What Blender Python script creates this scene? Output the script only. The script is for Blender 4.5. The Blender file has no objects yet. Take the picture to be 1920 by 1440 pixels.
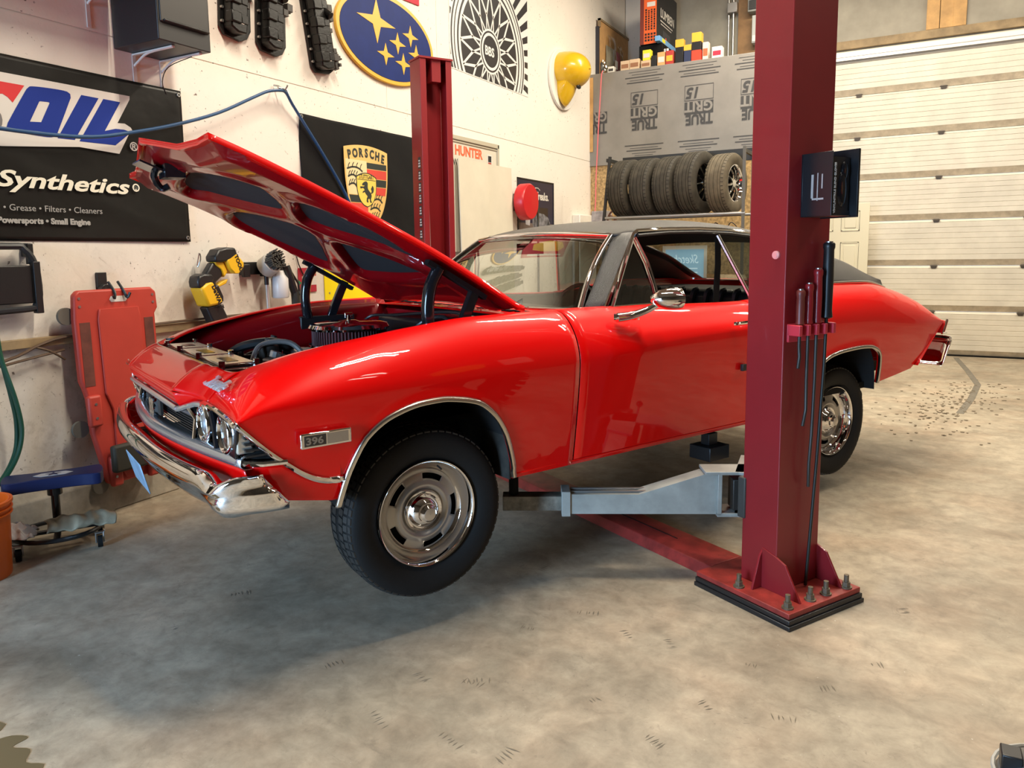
import bpy, bmesh, math, random
from mathutils import Matrix, Vector
random.seed(7)
SC = bpy.context.scene
COL = SC.collection
PI = math.pi

# ------------------------------------------------------------------ camera
FPX, CXP, CYP = 1400.9, 922.16, 648.56
YAW, PITCH, ROLL, EYE = math.radians(29.395), math.radians(7.066), math.radians(-0.926), 1.479
def cam_axes():
    f = Vector((-math.sin(YAW)*math.cos(PITCH), math.cos(YAW)*math.cos(PITCH), -math.sin(PITCH)))
    r = Vector((math.cos(YAW), math.sin(YAW), 0)); u = r.cross(f)
    c, s = math.cos(ROLL), math.sin(ROLL)
    return c*r+s*u, -s*r+c*u, f
R_, U_, F_ = cam_axes()
cd = bpy.data.cameras.new('camera'); co = bpy.data.objects.new('camera', cd); COL.objects.link(co)
co.matrix_world = Matrix(((R_.x, U_.x, -F_.x, 0), (R_.y, U_.y, -F_.y, 0), (R_.z, U_.z, -F_.z, EYE), (0, 0, 0, 1)))
cd.sensor_fit = 'HORIZONTAL'; cd.sensor_width = 36.0; cd.lens = FPX/1920*36.0
cd.shift_x = (960-CXP)/1920; cd.shift_y = (CYP-720)/1920
cd.clip_start = 0.02; cd.clip_end = 100
SC.camera = co

# ------------------------------------------------------------------ world, lights, exposure
w = bpy.data.worlds.new('world'); SC.world = w; w.use_nodes = True
bg = w.node_tree.nodes['Background']; bg.inputs[0].default_value = (0.62, 0.80, 1.0, 1); bg.inputs[1].default_value = 1.2
vs = SC.view_settings
vs.view_transform = 'Standard'; vs.look = 'None'; vs.gamma = 1; vs.use_curve_mapping = False; vs.exposure = 0.0

WARM = (1.0, 0.885, 0.71)
def area(name, loc, sx, sy, power, col, rot=(0, 0, 0), spread=180):
    l = bpy.data.lights.new(name, 'AREA'); l.shape = 'RECTANGLE'; l.size = sx; l.size_y = sy
    l.energy = power; l.color = col; l.spread = math.radians(spread)
    o = bpy.data.objects.new(name, l); COL.objects.link(o); o.location = loc; o.rotation_euler = rot
    return o
# ceiling strip fixtures: (x, y, rotation, power)
STRIPS = [(-1.0, 3.0, 0.0, 150), (-1.1, 6.4, 0.0, 122), (-1.1, 9.4, 0.0, 105), (3.2, 2.0, 0.0, 8), (2.6, 6.0, 0.0, 55), (2.6, 9.6, 0.0, 72)]
CEIL = 6.1
for i, (x, y, rz, pw) in enumerate(STRIPS):
    for d in (-0.07, 0.07):
        area('strip_lamp', (x-math.sin(rz)*d, y+math.cos(rz)*d, CEIL-0.52), 2.4, 0.045, pw, WARM, (0, 0, rz))
# daylight through the open bay behind the photographer
area('bay_daylight', (-3.0, -4.85, 1.6), 1.9, 2.8, 300, (0.42, 0.68, 1.0), (math.radians(66), 0, 0), 96)

# ------------------------------------------------------------------ materials
MATS = {}
def nd(nt, t, **k):
    n = nt.nodes.new(t)
    for a, b in k.items():
        if a.startswith('i_'):
            key = a[2:]; key = int(key) if key.isdigit() else key.replace('_', ' ')
            n.inputs[key].default_value = b
        else: setattr(n, a, b)
    return n
def mat(name, col, rough=0.5, metal=0.0, coat=0.0, spec=0.5, bump=0, bscale=50, vary=0, vscale=6, col2=None, emit=None, es=1.0, coatr=0.03, vdet=4):
    if name in MATS: return MATS[name]
    m = bpy.data.materials.new(name); m.use_nodes = True; nt = m.node_tree; b = nt.nodes['Principled BSDF']
    b.inputs['Base Color'].default_value = (*col, 1); b.inputs['Roughness'].default_value = rough
    b.inputs['Metallic'].default_value = metal; b.inputs['Coat Weight'].default_value = coat
    b.inputs['Coat Roughness'].default_value = coatr; b.inputs['Specular IOR Level'].default_value = spec
    if bump or vary: tc = nd(nt, 'ShaderNodeTexCoord')
    if vary:
        n = nd(nt, 'ShaderNodeTexNoise', i_Scale=vscale, i_Detail=float(vdet), i_Roughness=0.6)
        nt.links.new(tc.outputs['Object'], n.inputs['Vector'])
        r = nd(nt, 'ShaderNodeValToRGB'); r.color_ramp.elements[0].position = 0.35; r.color_ramp.elements[1].position = 0.68
        c2 = col2 or tuple(c*(1-vary) for c in col)
        r.color_ramp.elements[0].color = (*c2, 1); r.color_ramp.elements[1].color = (*col, 1)
        nt.links.new(n.outputs['Fac'], r.inputs['Fac']); nt.links.new(r.outputs['Color'], b.inputs['Base Color'])
    if bump:
        n2 = nd(nt, 'ShaderNodeTexNoise', i_Scale=float(bscale), i_Detail=3.0)
        nt.links.new(tc.outputs['Object'], n2.inputs['Vector'])
        bp = nd(nt, 'ShaderNodeBump', i_Strength=float(bump), i_Distance=0.01)
        nt.links.new(n2.outputs['Fac'], bp.inputs['Height']); nt.links.new(bp.outputs['Normal'], b.inputs['Normal'])
    if emit:
        b.inputs['Emission Color'].default_value = (*emit, 1); b.inputs['Emission Strength'].default_value = es
    MATS[name] = m; return m
def glassmat(name, tint, refl=0.12, rough=0.0):
    m = bpy.data.materials.new(name); m.use_nodes = True; nt = m.node_tree; nt.nodes.clear()
    o = nd(nt, 'ShaderNodeOutputMaterial'); tr = nd(nt, 'ShaderNodeBsdfTransparent'); tr.inputs[0].default_value = (*tint, 1)
    gl = nd(nt, 'ShaderNodeBsdfGlossy'); gl.inputs['Roughness'].default_value = rough; gl.inputs['Color'].default_value = (0.95, 1, 0.98, 1)
    fr = nd(nt, 'ShaderNodeFresnel'); ge = nd(nt, 'ShaderNodeNewGeometry'); ir = nd(nt, 'ShaderNodeMapRange')
    ir.inputs[3].default_value = 1.5; ir.inputs[4].default_value = 0.6667; nt.links.new(ge.outputs['Backfacing'], ir.inputs[0]); nt.links.new(ir.outputs[0], fr.inputs['IOR']); mx = nd(nt, 'ShaderNodeMixShader')
    ad = nd(nt, 'ShaderNodeMath', operation='ADD'); ad.inputs[1].default_value = refl-0.04; ad.use_clamp = True
    nt.links.new(fr.outputs[0], ad.inputs[0]); nt.links.new(ad.outputs[0], mx.inputs[0])
    nt.links.new(tr.outputs[0], mx.inputs[1]); nt.links.new(gl.outputs[0], mx.inputs[2]); nt.links.new(mx.outputs[0], o.inputs[0])
    MATS[name] = m; return m

PAINT = mat('car_paint_red', (0.74, 0.0010, 0.0008), 0.40, 0, 0.72, 0.10, coatr=0.02)
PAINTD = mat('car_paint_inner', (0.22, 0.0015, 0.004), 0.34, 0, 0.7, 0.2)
LIFTR = mat('lift_enamel', (0.255, 0.010, 0.014), 0.45, 0, 0.1, vary=0.12, vscale=3)
LIFTF = mat('lift_worn_enamel', (0.36, 0.034, 0.026), 0.5, vary=0.45, vscale=14)
CHROME = mat('chrome', (0.86, 0.86, 0.87), 0.04, 1)
SATIN = mat('satin_trim', (0.62, 0.60, 0.56), 0.26, 1)
BRUSH = mat('wheel_silver', (0.40, 0.385, 0.36), 0.36, 0.85)
RUBBER = mat('rubber', (0.008, 0.0078, 0.0075), 0.7, spec=0.25, bump=0.1, bscale=200)
RUBDUST = mat('dusty_rubber', (0.058, 0.050, 0.035), 0.75, vary=0.55, vscale=8)
VINYL = mat('black_vinyl', (0.030, 0.029, 0.027), 0.38, bump=0.6, bscale=420, spec=0.6)
BLACK = mat('black_plastic', (0.012, 0.012, 0.013), 0.4)
BLACKM = mat('matte_black', (0.006, 0.006, 0.006), 0.8, spec=0.2)
BLACKG = mat('gloss_black', (0.008, 0.008, 0.010), 0.12)
PAD = mat('insulation_pad', (0.014, 0.015, 0.017), 0.85, bump=0.2, bscale=300)
SEAT = mat('black_upholstery', (0.014, 0.013, 0.013), 0.38)
DARK = mat('dark_steel', (0.05, 0.045, 0.04), 0.5, 0.6)
STEEL = mat('steel', (0.42, 0.41, 0.39), 0.35, 0.9)
GREYP = mat('grey_enamel', (0.33, 0.34, 0.31), 0.45, vary=0.25, vscale=10)
WHITE = mat('white', (0.80, 0.78, 0.72), 0.5)
GLASS = glassmat('car_glass', (0.56, 0.61, 0.58), 0.19)
CLEAR = glassmat('clear_lens', (0.92, 0.95, 0.96), 0.16)

# ------------------------------------------------------------------ mesh helpers
class B:
    def __init__(s): s.v = []; s.f = []
    def add(s, vs, fs):
        o = len(s.v); s.v += [tuple(v) for v in vs]; s.f += [tuple(i+o for i in f) for f in fs]; return s
    def box(s, x0, x1, y0, y1, z0, z1, M=None):
        vs = [(x, y, z) for x in (x0, x1) for y in (y0, y1) for z in (z0, z1)]
        if M: vs = [tuple(M @ Vector(v)) for v in vs]
        return s.add(vs, [(0, 1, 3, 2), (4, 6, 7, 5), (0, 4, 5, 1), (2, 3, 7, 6), (0, 2, 6, 4), (1, 5, 7, 3)])
    def frust(s, c, a, b, h):      # c base centre, a=(hx,hy) base half, b top half
        x, y, z = c
        vs = [(x+i*a[0], y+j*a[1], z) for i, j in ((-1, -1), (1, -1), (1, 1), (-1, 1))]+[(x+i*b[0], y+j*b[1], z+h) for i, j in ((-1, -1), (1, -1), (1, 1), (-1, 1))]
        return s.add(vs, [(3, 2, 1, 0), (4, 5, 6, 7), (0, 1, 5, 4), (1, 2, 6, 5), (2, 3, 7, 6), (3, 0, 4, 7)])
    def cyl(s, p0, p1, r, n=16, r2=None, cap=True):
        p0 = Vector(p0); p1 = Vector(p1); d = (p1-p0).normalized(); a = d.orthogonal().normalized(); b = d.cross(a)
        r2 = r if r2 is None else r2; vs = []
        for p, q in ((p0, r), (p1, r2)):
            vs += [tuple(p+(a*math.cos(t*2*PI/n)+b*math.sin(t*2*PI/n))*q) for t in range(n)]
        fs = [(t, (t+1) % n, n+(t+1) % n, n+t) for t in range(n)]
        if cap: fs += [tuple(reversed(range(n))), tuple(range(n, 2*n))]
        return s.add(vs, fs)
    def tube(s, path, r, n=8, closed=False, smooth=0):
        P = [Vector(p) for p in path]
        if smooth: P = spline(P, smooth, closed)
        m = len(P); up = None; rings = []
        for i, p in enumerate(P):
            d = (P[(i+1) % m]-P[i-1]) if closed else (P[min(i+1, m-1)]-P[max(i-1, 0)])
            d.normalize()
            if up is None: up = d.orthogonal().normalized()
            up = (up-d*up.dot(d)).normalized(); b = d.cross(up)
            rr = r(i/(m-1)) if callable(r) else r
            rings.append([tuple(p+(up*math.cos(t*2*PI/n)+b*math.sin(t*2*PI/n))*rr) for t in range(n)])
        vs = [v for g in rings for v in g]; fs = []
        for i in range(m if closed else m-1):
            j = (i+1) % m
            fs += [(i*n+t, i*n+(t+1) % n, j*n+(t+1) % n, j*n+t) for t in range(n)]
        if not closed: fs += [tuple(reversed(range(n))), tuple((m-1)*n+t for t in range(n))]
        return s.add(vs, fs)
    def ribbon(s, path, w, th, nrm=(0, 0, 1)):   # flat bar along a path, width w across, thickness th along nrm
        P = [Vector(p) for p in path]; N = Vector(nrm); vs = []
        for i, p in enumerate(P):
            d = (P[min(i+1, len(P)-1)]-P[max(i-1, 0)]).normalized(); b = d.cross(N).normalized(); n2 = b.cross(d).normalized()
            vs += [tuple(p+b*a*w/2+n2*c*th/2) for a, c in ((-1, -1), (1, -1), (1, 1), (-1, 1))]
        fs = [(i*4+a, i*4+(a+1) % 4, i*4+4+(a+1) % 4, i*4+4+a) for i in range(len(P)-1) for a in range(4)]
        k = (len(P)-1)*4; fs += [(3, 2, 1, 0), (k, k+1, k+2, k+3)]
        return s.add(vs, fs)
    def lathe(s, prof, n=32, o=(0, 0, 0), ax='z', a0=0, a1=2*PI, skip=None):
        vs = []; m = len(prof); full = abs(a1-a0-2*PI) < 1e-6; c = n if full else n+1
        for i in range(c):
            t = a0+(a1-a0)*i/n
            for r, h in prof:
                x, y = r*math.cos(t), r*math.sin(t)
                p = (x, y, h) if ax == 'z' else ((x, h, y) if ax == 'y' else (h, x, y))
                vs.append((p[0]+o[0], p[1]+o[1], p[2]+o[2]))
        fs = []
        for i in range(n):
            j = (i+1) % c
            for k in range(m-1):
                if skip and skip(i, k): continue
                fs.append((i*m+k, j*m+k, j*m+k+1, i*m+k+1))
        return s.add(vs, fs)
    def poly(s, pts, z0, z1):
        n = len(pts); vs = [(x, y, z0) for x, y in pts]+[(x, y, z1) for x, y in pts]
        return s.add(vs, [tuple(reversed(range(n))), tuple(range(n, 2*n))]+[(i, (i+1) % n, n+(i+1) % n, n+i) for i in range(n)])
    def grid(s, fn, nu, nv, keep=None):
        vs = [fn(i/nu, j/nv) for i in range(nu+1) for j in range(nv+1)]; w = nv+1
        fs = [(i*w+j, (i+1)*w+j, (i+1)*w+j+1, i*w+j+1) for i in range(nu) for j in range(nv) if keep is None or keep((i+.5)/nu, (j+.5)/nv)]
        return s.add(vs, fs)
    def sph(s, c, r, n=16, m=10, sc=(1, 1, 1)):
        return s.grid(lambda a, b: (c[0]+r*sc[0]*math.sin(b*PI)*math.cos(a*2*PI), c[1]+r*sc[1]*math.sin(b*PI)*math.sin(a*2*PI), c[2]+r*sc[2]*math.cos(b*PI)), n, m)
    def xf(s, M):
        s.v = [tuple(M @ Vector(v)) for v in s.v]; return s
def spline(P, k, closed=False):
    P = [Vector(p) for p in P]; n = len(P); out = []
    for i in range(n if closed else n-1):
        if closed: a, b, c, d = P[i-1], P[i], P[(i+1) % n], P[(i+2) % n]
        else: a, b, c, d = P[max(i-1, 0)], P[i], P[i+1], P[min(i+2, n-1)]
        for j in range(k):
            t = j/k
            out.append(0.5*((2*b)+(c-a)*t+(2*a-5*b+4*c-d)*t*t+(3*b-a-3*c+d)*t**3))
    if not closed: out.append(P[-1])
    return out
def sp2(pts, k=5, closed=True):
    return [(p.x, p.y) for p in spline([Vector((a, b, 0)) for a, b in pts], k, closed)]
def mk(name, b, m, parent=None, bev=0, sm=35, solid=0, soff=-1, tri=False, nsm=False, flip=None, label=None):
    me = bpy.data.meshes.new(name); me.from_pydata(b.v, [], b.f); me.materials.append(m)
    bm = bmesh.new(); bm.from_mesh(me); bmesh.ops.remove_doubles(bm, verts=bm.verts, dist=1e-6)
    bmesh.ops.recalc_face_normals(bm, faces=bm.faces)
    if flip:
        bm.faces.ensure_lookup_table()
        ax, sg = flip; tot = sum(f.normal[ax]*f.calc_area() for f in bm.faces)
        if tot*sg < 0: bmesh.ops.reverse_faces(bm, faces=bm.faces)
    if tri: bmesh.ops.triangulate(bm, faces=[f for f in bm.faces if len(f.verts) > 4])
    bm.to_mesh(me); bm.free()
    if not nsm:
        me.shade_smooth(); me.set_sharp_from_angle(angle=math.radians(sm))
    o = bpy.data.objects.new(name, me); COL.objects.link(o)
    if parent: o.parent = parent
    if label: o['label'] = label
    if solid:
        q = o.modifiers.new('s', 'SOLIDIFY'); q.thickness = solid; q.offset = soff
    if bev:
        q = o.modifiers.new('b', 'BEVEL'); q.width = bev; q.segments = 2; q.limit_method = 'ANGLE'; q.angle_limit = math.radians(40)
    return o
def empty(name, M=None, parent=None):
    o = bpy.data.objects.new(name, None); COL.objects.link(o); o.empty_display_size = 0.1
    if M is not None: o.matrix_world = M
    if parent: o.parent = parent
    return o
def tag(o, label, cat, group=None, kind=None):
    if label: o['label'] = label
    if cat: o['category'] = cat
    if group: o['group'] = group
    if kind: o['kind'] = kind
    return o
def struct(o): o['kind'] = 'structure'; return o
def copy_tree(o, parent=None):
    c = o.copy(); COL.objects.link(c)
    if parent: c.parent = parent
    for ch in list(o.children): copy_tree(ch, c)
    return c
def frameL(y, z, x=-4.14):      # a frame on the left wall: local x -> +Y, local y -> up, local z -> into the room
    return Matrix(((0, 0, 1, x), (1, 0, 0, y), (0, 1, 0, z), (0, 0, 0, 1)))
def frameB(x, z, y):            # a frame on a wall facing the camera: local x -> +X, local y -> up, local z -> -Y
    return Matrix(((1, 0, 0, x), (0, 0, -1, y), (0, 1, 0, z), (0, 0, 0, 1)))
def rel(pts, o): return [(a-o[0], b-o[1]) for a, b in pts]
def text(name, body, size, m, parent, loc=(0, 0, 0), M=None, shear=0.0, off=0.0, ext=0.0006, align='LEFT', sx=1.0, mirror=False, sp=1.0, label=None):
    c = bpy.data.curves.new('t', 'FONT'); c.body = body; c.size = size; c.shear = shear; c.offset = off; c.extrude = ext
    c.align_x = align; c.space_character = sp; c.resolution_u = 3
    t = bpy.data.objects.new('t', c); COL.objects.link(t)
    dg = bpy.context.evaluated_depsgraph_get(); me = bpy.data.meshes.new_from_object(t.evaluated_get(dg))
    bpy.data.objects.remove(t); bpy.data.curves.remove(c)
    S = Matrix.Diagonal((-sx if mirror else sx, 1, 1, 1)); T = Matrix.Translation(loc)
    me.transform((T @ M @ S) if M is not None else (T @ S))
    me.name = name; me.materials.clear(); me.materials.append(m)
    o = bpy.data.objects.new(name, me); COL.objects.link(o)
    if parent: o.parent = parent
    if label: o['label'] = label
    return o
def lin(tab, u):
    if u <= tab[0][0]: return tab[0][1]
    for (a, b), (c, d) in zip(tab, tab[1:]):
        if u <= c: return b+(d-b)*(u-a)/(c-a)
    return tab[-1][1]
def smt(tab, u):               # smooth monotone-ish interpolation
    n = len(tab)
    if u <= tab[0][0]: return tab[0][1]
    if u >= tab[-1][0]: return tab[-1][1]
    for i in range(n-1):
        if u <= tab[i+1][0]:
            x0, y0 = tab[i]; x1, y1 = tab[i+1]; h = x1-x0; t = (u-x0)/h
            def sl(k):
                if k == 0: return (tab[1][1]-tab[0][1])/(tab[1][0]-tab[0][0])
                if k == n-1: return (tab[-1][1]-tab[-2][1])/(tab[-1][0]-tab[-2][0])
                a = (tab[k][1]-tab[k-1][1])/(tab[k][0]-tab[k-1][0]); b = (tab[k+1][1]-tab[k][1])/(tab[k+1][0]-tab[k][0])
                return 0 if a*b <= 0 else 2*a*b/(a+b)
            m0, m1 = sl(i), sl(i+1)
            return (2*t**3-3*t*t+1)*y0+(t**3-2*t*t+t)*h*m0+(-2*t**3+3*t*t)*y1+(t**3-t*t)*h*m1
    return tab[-1][1]

# ================================================================== THE ROOM
XL, YB = -4.14, 11.82
def floor_mat():
    m = bpy.data.materials.new('concrete_floor'); m.use_nodes = True; nt = m.node_tree; b = nt.nodes['Principled BSDF']; L = nt.links.new
    tc = nd(nt, 'ShaderNodeTexCoord'); P = tc.outputs['Object']
    def noise(sc, det=5, ro=0.6, dist=0.0):
        n = nd(nt, 'ShaderNodeTexNoise', i_Scale=float(sc), i_Detail=float(det), i_Roughness=ro, i_Distortion=float(dist)); L(P, n.inputs['Vector']); return n.outputs['Fac']
    def ramp(f, a, ca, c, cc):
        r = nd(nt, 'ShaderNodeValToRGB'); e = r.color_ramp.elements; e[0].position = a; e[0].color = (*ca, 1); e[1].position = c; e[1].color = (*cc, 1); L(f, r.inputs[0]); return r.outputs[0]
    def mix(f, a, c, ty='MIX'):
        x = nd(nt, 'ShaderNodeMix', data_type='RGBA', blend_type=ty)
        if hasattr(f, 'links'): L(f, x.inputs[0])
        else: x.inputs[0].default_value = f
        L(a, x.inputs[6])
        if hasattr(c, 'links'): L(c, x.inputs[7])
        else: x.inputs[7].default_value = (*c, 1)
        return x.outputs[2]
    base = ramp(noise(0.9, 8, 0.65, 0.6), 0.32, (0.235, 0.20, 0.148), 0.66, (0.47, 0.41, 0.315))
    fine = ramp(noise(9, 8, 0.7, 0.3), 0.30, (0.62, 0.61, 0.59), 0.70, (1.12, 1.12, 1.11))
    c = mix(1.0, base, fine, 'MULTIPLY')
    tint = ramp(noise(2.3, 3), 0.42, (1.0, 1.0, 1.0), 0.72, (1.03, 0.93, 0.88)); c = mix(1.0, c, tint, 'MULTIPLY')
    st = ramp(noise(3.1, 6, 0.75, 1.5), 0.60, (0, 0, 0), 0.74, (0.5, 0.5, 0.5)); c = mix(st, c, (0.12, 0.10, 0.075))
    sm_ = ramp(noise(5.5, 9, 0.8, 3.5), 0.57, (0, 0, 0), 0.66, (0.42, 0.42, 0.42)); c = mix(sm_, c, (0.16, 0.135, 0.10))
    sp = ramp(noise(24, 4, 0.65, 3.0), 0.63, (0, 0, 0), 0.72, (0.55, 0.55, 0.55)); sp2_ = ramp(noise(1.7, 4), 0.46, (0, 0, 0), 0.6, (1, 1, 1))
    spm = mix(1.0, sp, sp2_, 'MULTIPLY'); c = mix(spm, c, (0.07, 0.062, 0.05))
    wh = ramp(noise(60, 2, 0.5), 0.74, (0, 0, 0), 0.79, (0.5, 0.5, 0.5)); c = mix(wh, c, (0.68, 0.64, 0.56))
    L(c, b.inputs['Base Color'])
    rg = nd(nt, 'ShaderNodeMapRange'); L(noise(4, 5), rg.inputs[0]); rg.inputs[3].default_value = 0.42; rg.inputs[4].default_value = 0.72; L(rg.outputs[0], b.inputs['Roughness'])
    bp = nd(nt, 'ShaderNodeBump', i_Strength=0.12, i_Distance=0.004); L(noise(25, 6), bp.inputs['Height']); L(bp.outputs[0], b.inputs['Normal'])
    return m
def wall_mat():
    m = bpy.data.materials.new('painted_board'); m.use_nodes = True; nt = m.node_tree; b = nt.nodes['Principled BSDF']; L = nt.links.new
    tc = nd(nt, 'ShaderNodeTexCoord'); P = tc.outputs['Object']
    def noise(sc, det=5, ro=0.6, dist=0.0):
        n = nd(nt, 'ShaderNodeTexNoise', i_Scale=float(sc), i_Detail=float(det), i_Roughness=ro, i_Distortion=float(dist)); L(P, n.inputs['Vector']); return n.outputs['Fac']
    sz = nd(nt, 'ShaderNodeSeparateXYZ'); L(P, sz.inputs[0])
    hg = nd(nt, 'ShaderNodeMapRange'); L(sz.outputs[2], hg.inputs[0]); hg.inputs[1].default_value = 2.1; hg.inputs[2].default_value = 0.2; hg.inputs[3].default_value = 0.08; hg.inputs[4].default_value = 1.0
    def mul(a, c):
        x = nd(nt, 'ShaderNodeMath', operation='MULTIPLY'); L(a, x.inputs[0]); L(c, x.inputs[1]); return x.outputs[0]
    def rng(f, a, c):
        x = nd(nt, 'ShaderNodeMapRange'); L(f, x.inputs[0]); x.inputs[1].default_value = a; x.inputs[2].default_value = c; return x.outputs[0]
    def mix(f, a, c):
        x = nd(nt, 'ShaderNodeMix', data_type='RGBA'); L(f, x.inputs[0])
        if hasattr(a, 'links'): L(a, x.inputs[6])
        else: x.inputs[6].default_value = (*a, 1)
        x.inputs[7].default_value = (*c, 1); return x.outputs[2]
    c = mix(mul(rng(noise(1.6, 6, 0.6), 0.36, 0.70), hg.outputs[0]), (0.80, 0.755, 0.68), (0.47, 0.42, 0.35))
    c = mix(mul(rng(noise(7, 5, 0.7, 0.5), 0.52, 0.75), hg.outputs[0]), c, (0.42, 0.37, 0.31))
    c = mix(mul(rng(noise(38, 3, 0.6), 0.66, 0.71), rng(noise(2.2, 2), 0.46, 0.53)), c, (0.16, 0.13, 0.11))
    c = mix(mul(mul(rng(noise(19, 6, 0.75, 2.0), 0.60, 0.68), rng(noise(1.3, 3), 0.42, 0.58)), hg.outputs[0]), c, (0.24, 0.19, 0.15))
    L(c, b.inputs['Base Color']); b.inputs['Roughness'].default_value = 0.75
    bp = nd(nt, 'ShaderNodeBump', i_Strength=0.15, i_Distance=0.01); L(noise(14, 4), bp.inputs['Height']); L(bp.outputs[0], b.inputs['Normal'])
    return m
FLOORM, WALLM = floor_mat(), wall_mat()
CONC = mat('curb_concrete', (0.40, 0.355, 0.28), 0.85, vary=0.5, vscale=5, bump=0.4, bscale=20)
INSUL = mat('grey_sheathing', (0.40, 0.37, 0.30), 0.85, vary=0.3, vscale=2.0)
OSB = mat('osb', (0.56, 0.38, 0.17), 0.8, vary=0.55, vscale=26, vdet=2)
PINE = mat('pine', (0.62, 0.36, 0.13), 0.6, vary=0.35, vscale=5)
PINED = mat('weathered_pine', (0.36, 0.26, 0.14), 0.7, vary=0.4, vscale=6)
PAPER = mat('grey_underlayment', (0.255, 0.24, 0.215), 0.42, vary=0.15, vscale=3, bump=0.5, bscale=2.2)
INK = mat('grey_ink', (0.045, 0.045, 0.045), 0.6)
CEILM = mat('ceiling_board', (0.26, 0.24, 0.20), 0.9)

b = B().box(-4.6, 6.2, -5.2, 12.2, -0.12, 0.0); struct(mk('floor', b, FLOORM))
b = B().box(-4.6, 6.2, -5.2, 12.2, CEIL, CEIL+0.1); struct(mk('ceiling', b, CEILM))
# left wall with its board joints as real grooves
b = B()
zz = [0.0, 1.54, 2.766, 2.772, 5.5]
b.box(XL-0.2, XL-0.006, -5.2, 12.2, 0, CEIL)
b.box(XL-0.006, XL, -5.2, 12.0, 0.0, 2.765); b.box(XL-0.006, XL, -5.2, 5.52, 2.772, CEIL); b.box(XL-0.006, XL, 5.525, 6.35, 2.772, CEIL); b.box(XL-0.006, XL, 6.355, 12.0, 2.772, CEIL)
struct(mk('wall_left', b, WALLM))
b = B(); b.poly([(XL, 0), (XL+0.07, 0), (XL+0.055, 0.19), (XL, 0.235)], -5.2, 10.3)
b.xf(Matrix(((1, 0, 0, 0), (0, 0, 1, 0), (0, 1, 0, 0), (0, 0, 0, 1)))); struct(mk('baseboard_left', b, CONC, bev=0.008))
DIM = mat('dim_panelling', (0.10, 0.085, 0.07), 0.7, vary=0.4, vscale=2)
struct(mk('wall_right', B().box(6.0, 6.2, -5.2, 12.2, 0, CEIL), DIM))
b = B().box(-4.6, -4.0, -5.2, -5.0, 0, CEIL).box(-2.0, 6.2, -5.2, -5.0, 0, CEIL).box(-4.0, -2.0, -5.2, -5.0, 3.1, CEIL)
struct(mk('wall_front', b, DIM))
# back wall: sheathing above the door
DX0, DX1 = -1.35, 3.6
b = B().box(-4.34, DX0, YB, YB+0.15, 0, CEIL).box(DX1, 6.2, YB, YB+0.15, 0, CEIL).box(DX0, DX1, YB, YB+0.15, 4.17, CEIL)
struct(mk('wall_back', b, INSUL))
struct(mk('trim_1', B().box(DX0-0.2, 6.0, YB-0.05, YB-0.002, 4.19, 4.30), PINED, bev=0.004))
b = B()
for x in (0.0, 0.155, 0.30): b.box(x, x+0.148, YB-0.045, YB-0.002, 4.302, CEIL-0.002)
struct(mk('trim_2', b, PINE, bev=0.003))
struct(mk('trim_3', B().box(-4.13, -3.58, YB-0.03, YB-0.002, 3.98, CEIL-0.002), WALLM))
# sectional door
DOORM = mat('door_enamel', (0.70, 0.655, 0.55), 0.5, vary=0.16, vscale=3.0)
DOORD = mat('door_joint_brown', (0.53, 0.45, 0.33), 0.6, vary=0.3, vscale=9)  # browner than the sections, for the band above each seam
seams = [0.0, 0.60, 1.215, 1.83, 2.40, 2.98, 3.56, 4.17]
b = B(); bd = B()
def prof(B_, pts):
    n = len(pts); o = len(B_.v)
    B_.v += [(DX0, y, z) for y, z in pts]+[(DX1, y, z) for y, z in pts]
    B_.f += [(o+i, o+n+i, o+n+i+1, o+i+1) for i in range(n-1)]
for a, c in zip(seams, seams[1:]):
    y0 = YB-0.02
    prof(bd, [(y0+0.03, a+0.002), (y0, a+0.004), (y0-0.004, a+0.02), (y0-0.028, a+0.085)])
    pts = [(y0-0.028, a+0.085)]
    k = 7; h = (c-0.03-a-0.085)/k
    for i in range(k):
        z = a+0.085+i*h
        pts += [(y0-0.028, z+h-0.010), (y0-0.0225, z+h-0.006), (y0-0.0225, z+h-0.004), (y0-0.028, z+h)]
    pts += [(y0-0.028, c-0.03), (y0-0.006, c-0.008), (y0, c-0.002), (y0+0.03, c)]
    prof(b, pts)
door = struct(mk('door_1', b, DOORM, sm=25)); mk('joint', bd, DOORD, door, sm=25)
HINGE = mat('hinge_grey', (0.10, 0.085, 0.07), 0.5, 0.4)
for zs in seams[1:-1]:
    for x in (-0.76, 0.24, 1.24, 2.24):
        hb = B().box(x-0.035, x+0.035, YB-0.062, YB-0.03, zs-0.022, zs+0.012).box(x-0.026, x+0.026, YB-0.054, YB-0.049, zs-0.035, zs-0.018).cyl((x-0.045, YB-0.062, zs), (x+0.045, YB-0.062, zs), 0.007, 8)
        mk('hinge', hb, HINGE, door)
b = B().box(DX0, DX1, YB-0.10, YB-0.045, 4.12, 4.135).box(DX0, DX1, YB-0.105, YB-0.095, 4.03, 4.135).cyl((DX0, YB-0.10, 4.08), (DX1, YB-0.10, 4.08), 0.014, 10)
mk('top_strut', b, mat('strut_white', (0.75, 0.74, 0.70), 0.35, 0.3), door, label='pale steel strut across the top section')
mk('bottom_seal', B().box(DX0, DX1, YB-0.06, YB-0.01, 0.0, 0.02), BLACKM, door)

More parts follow.
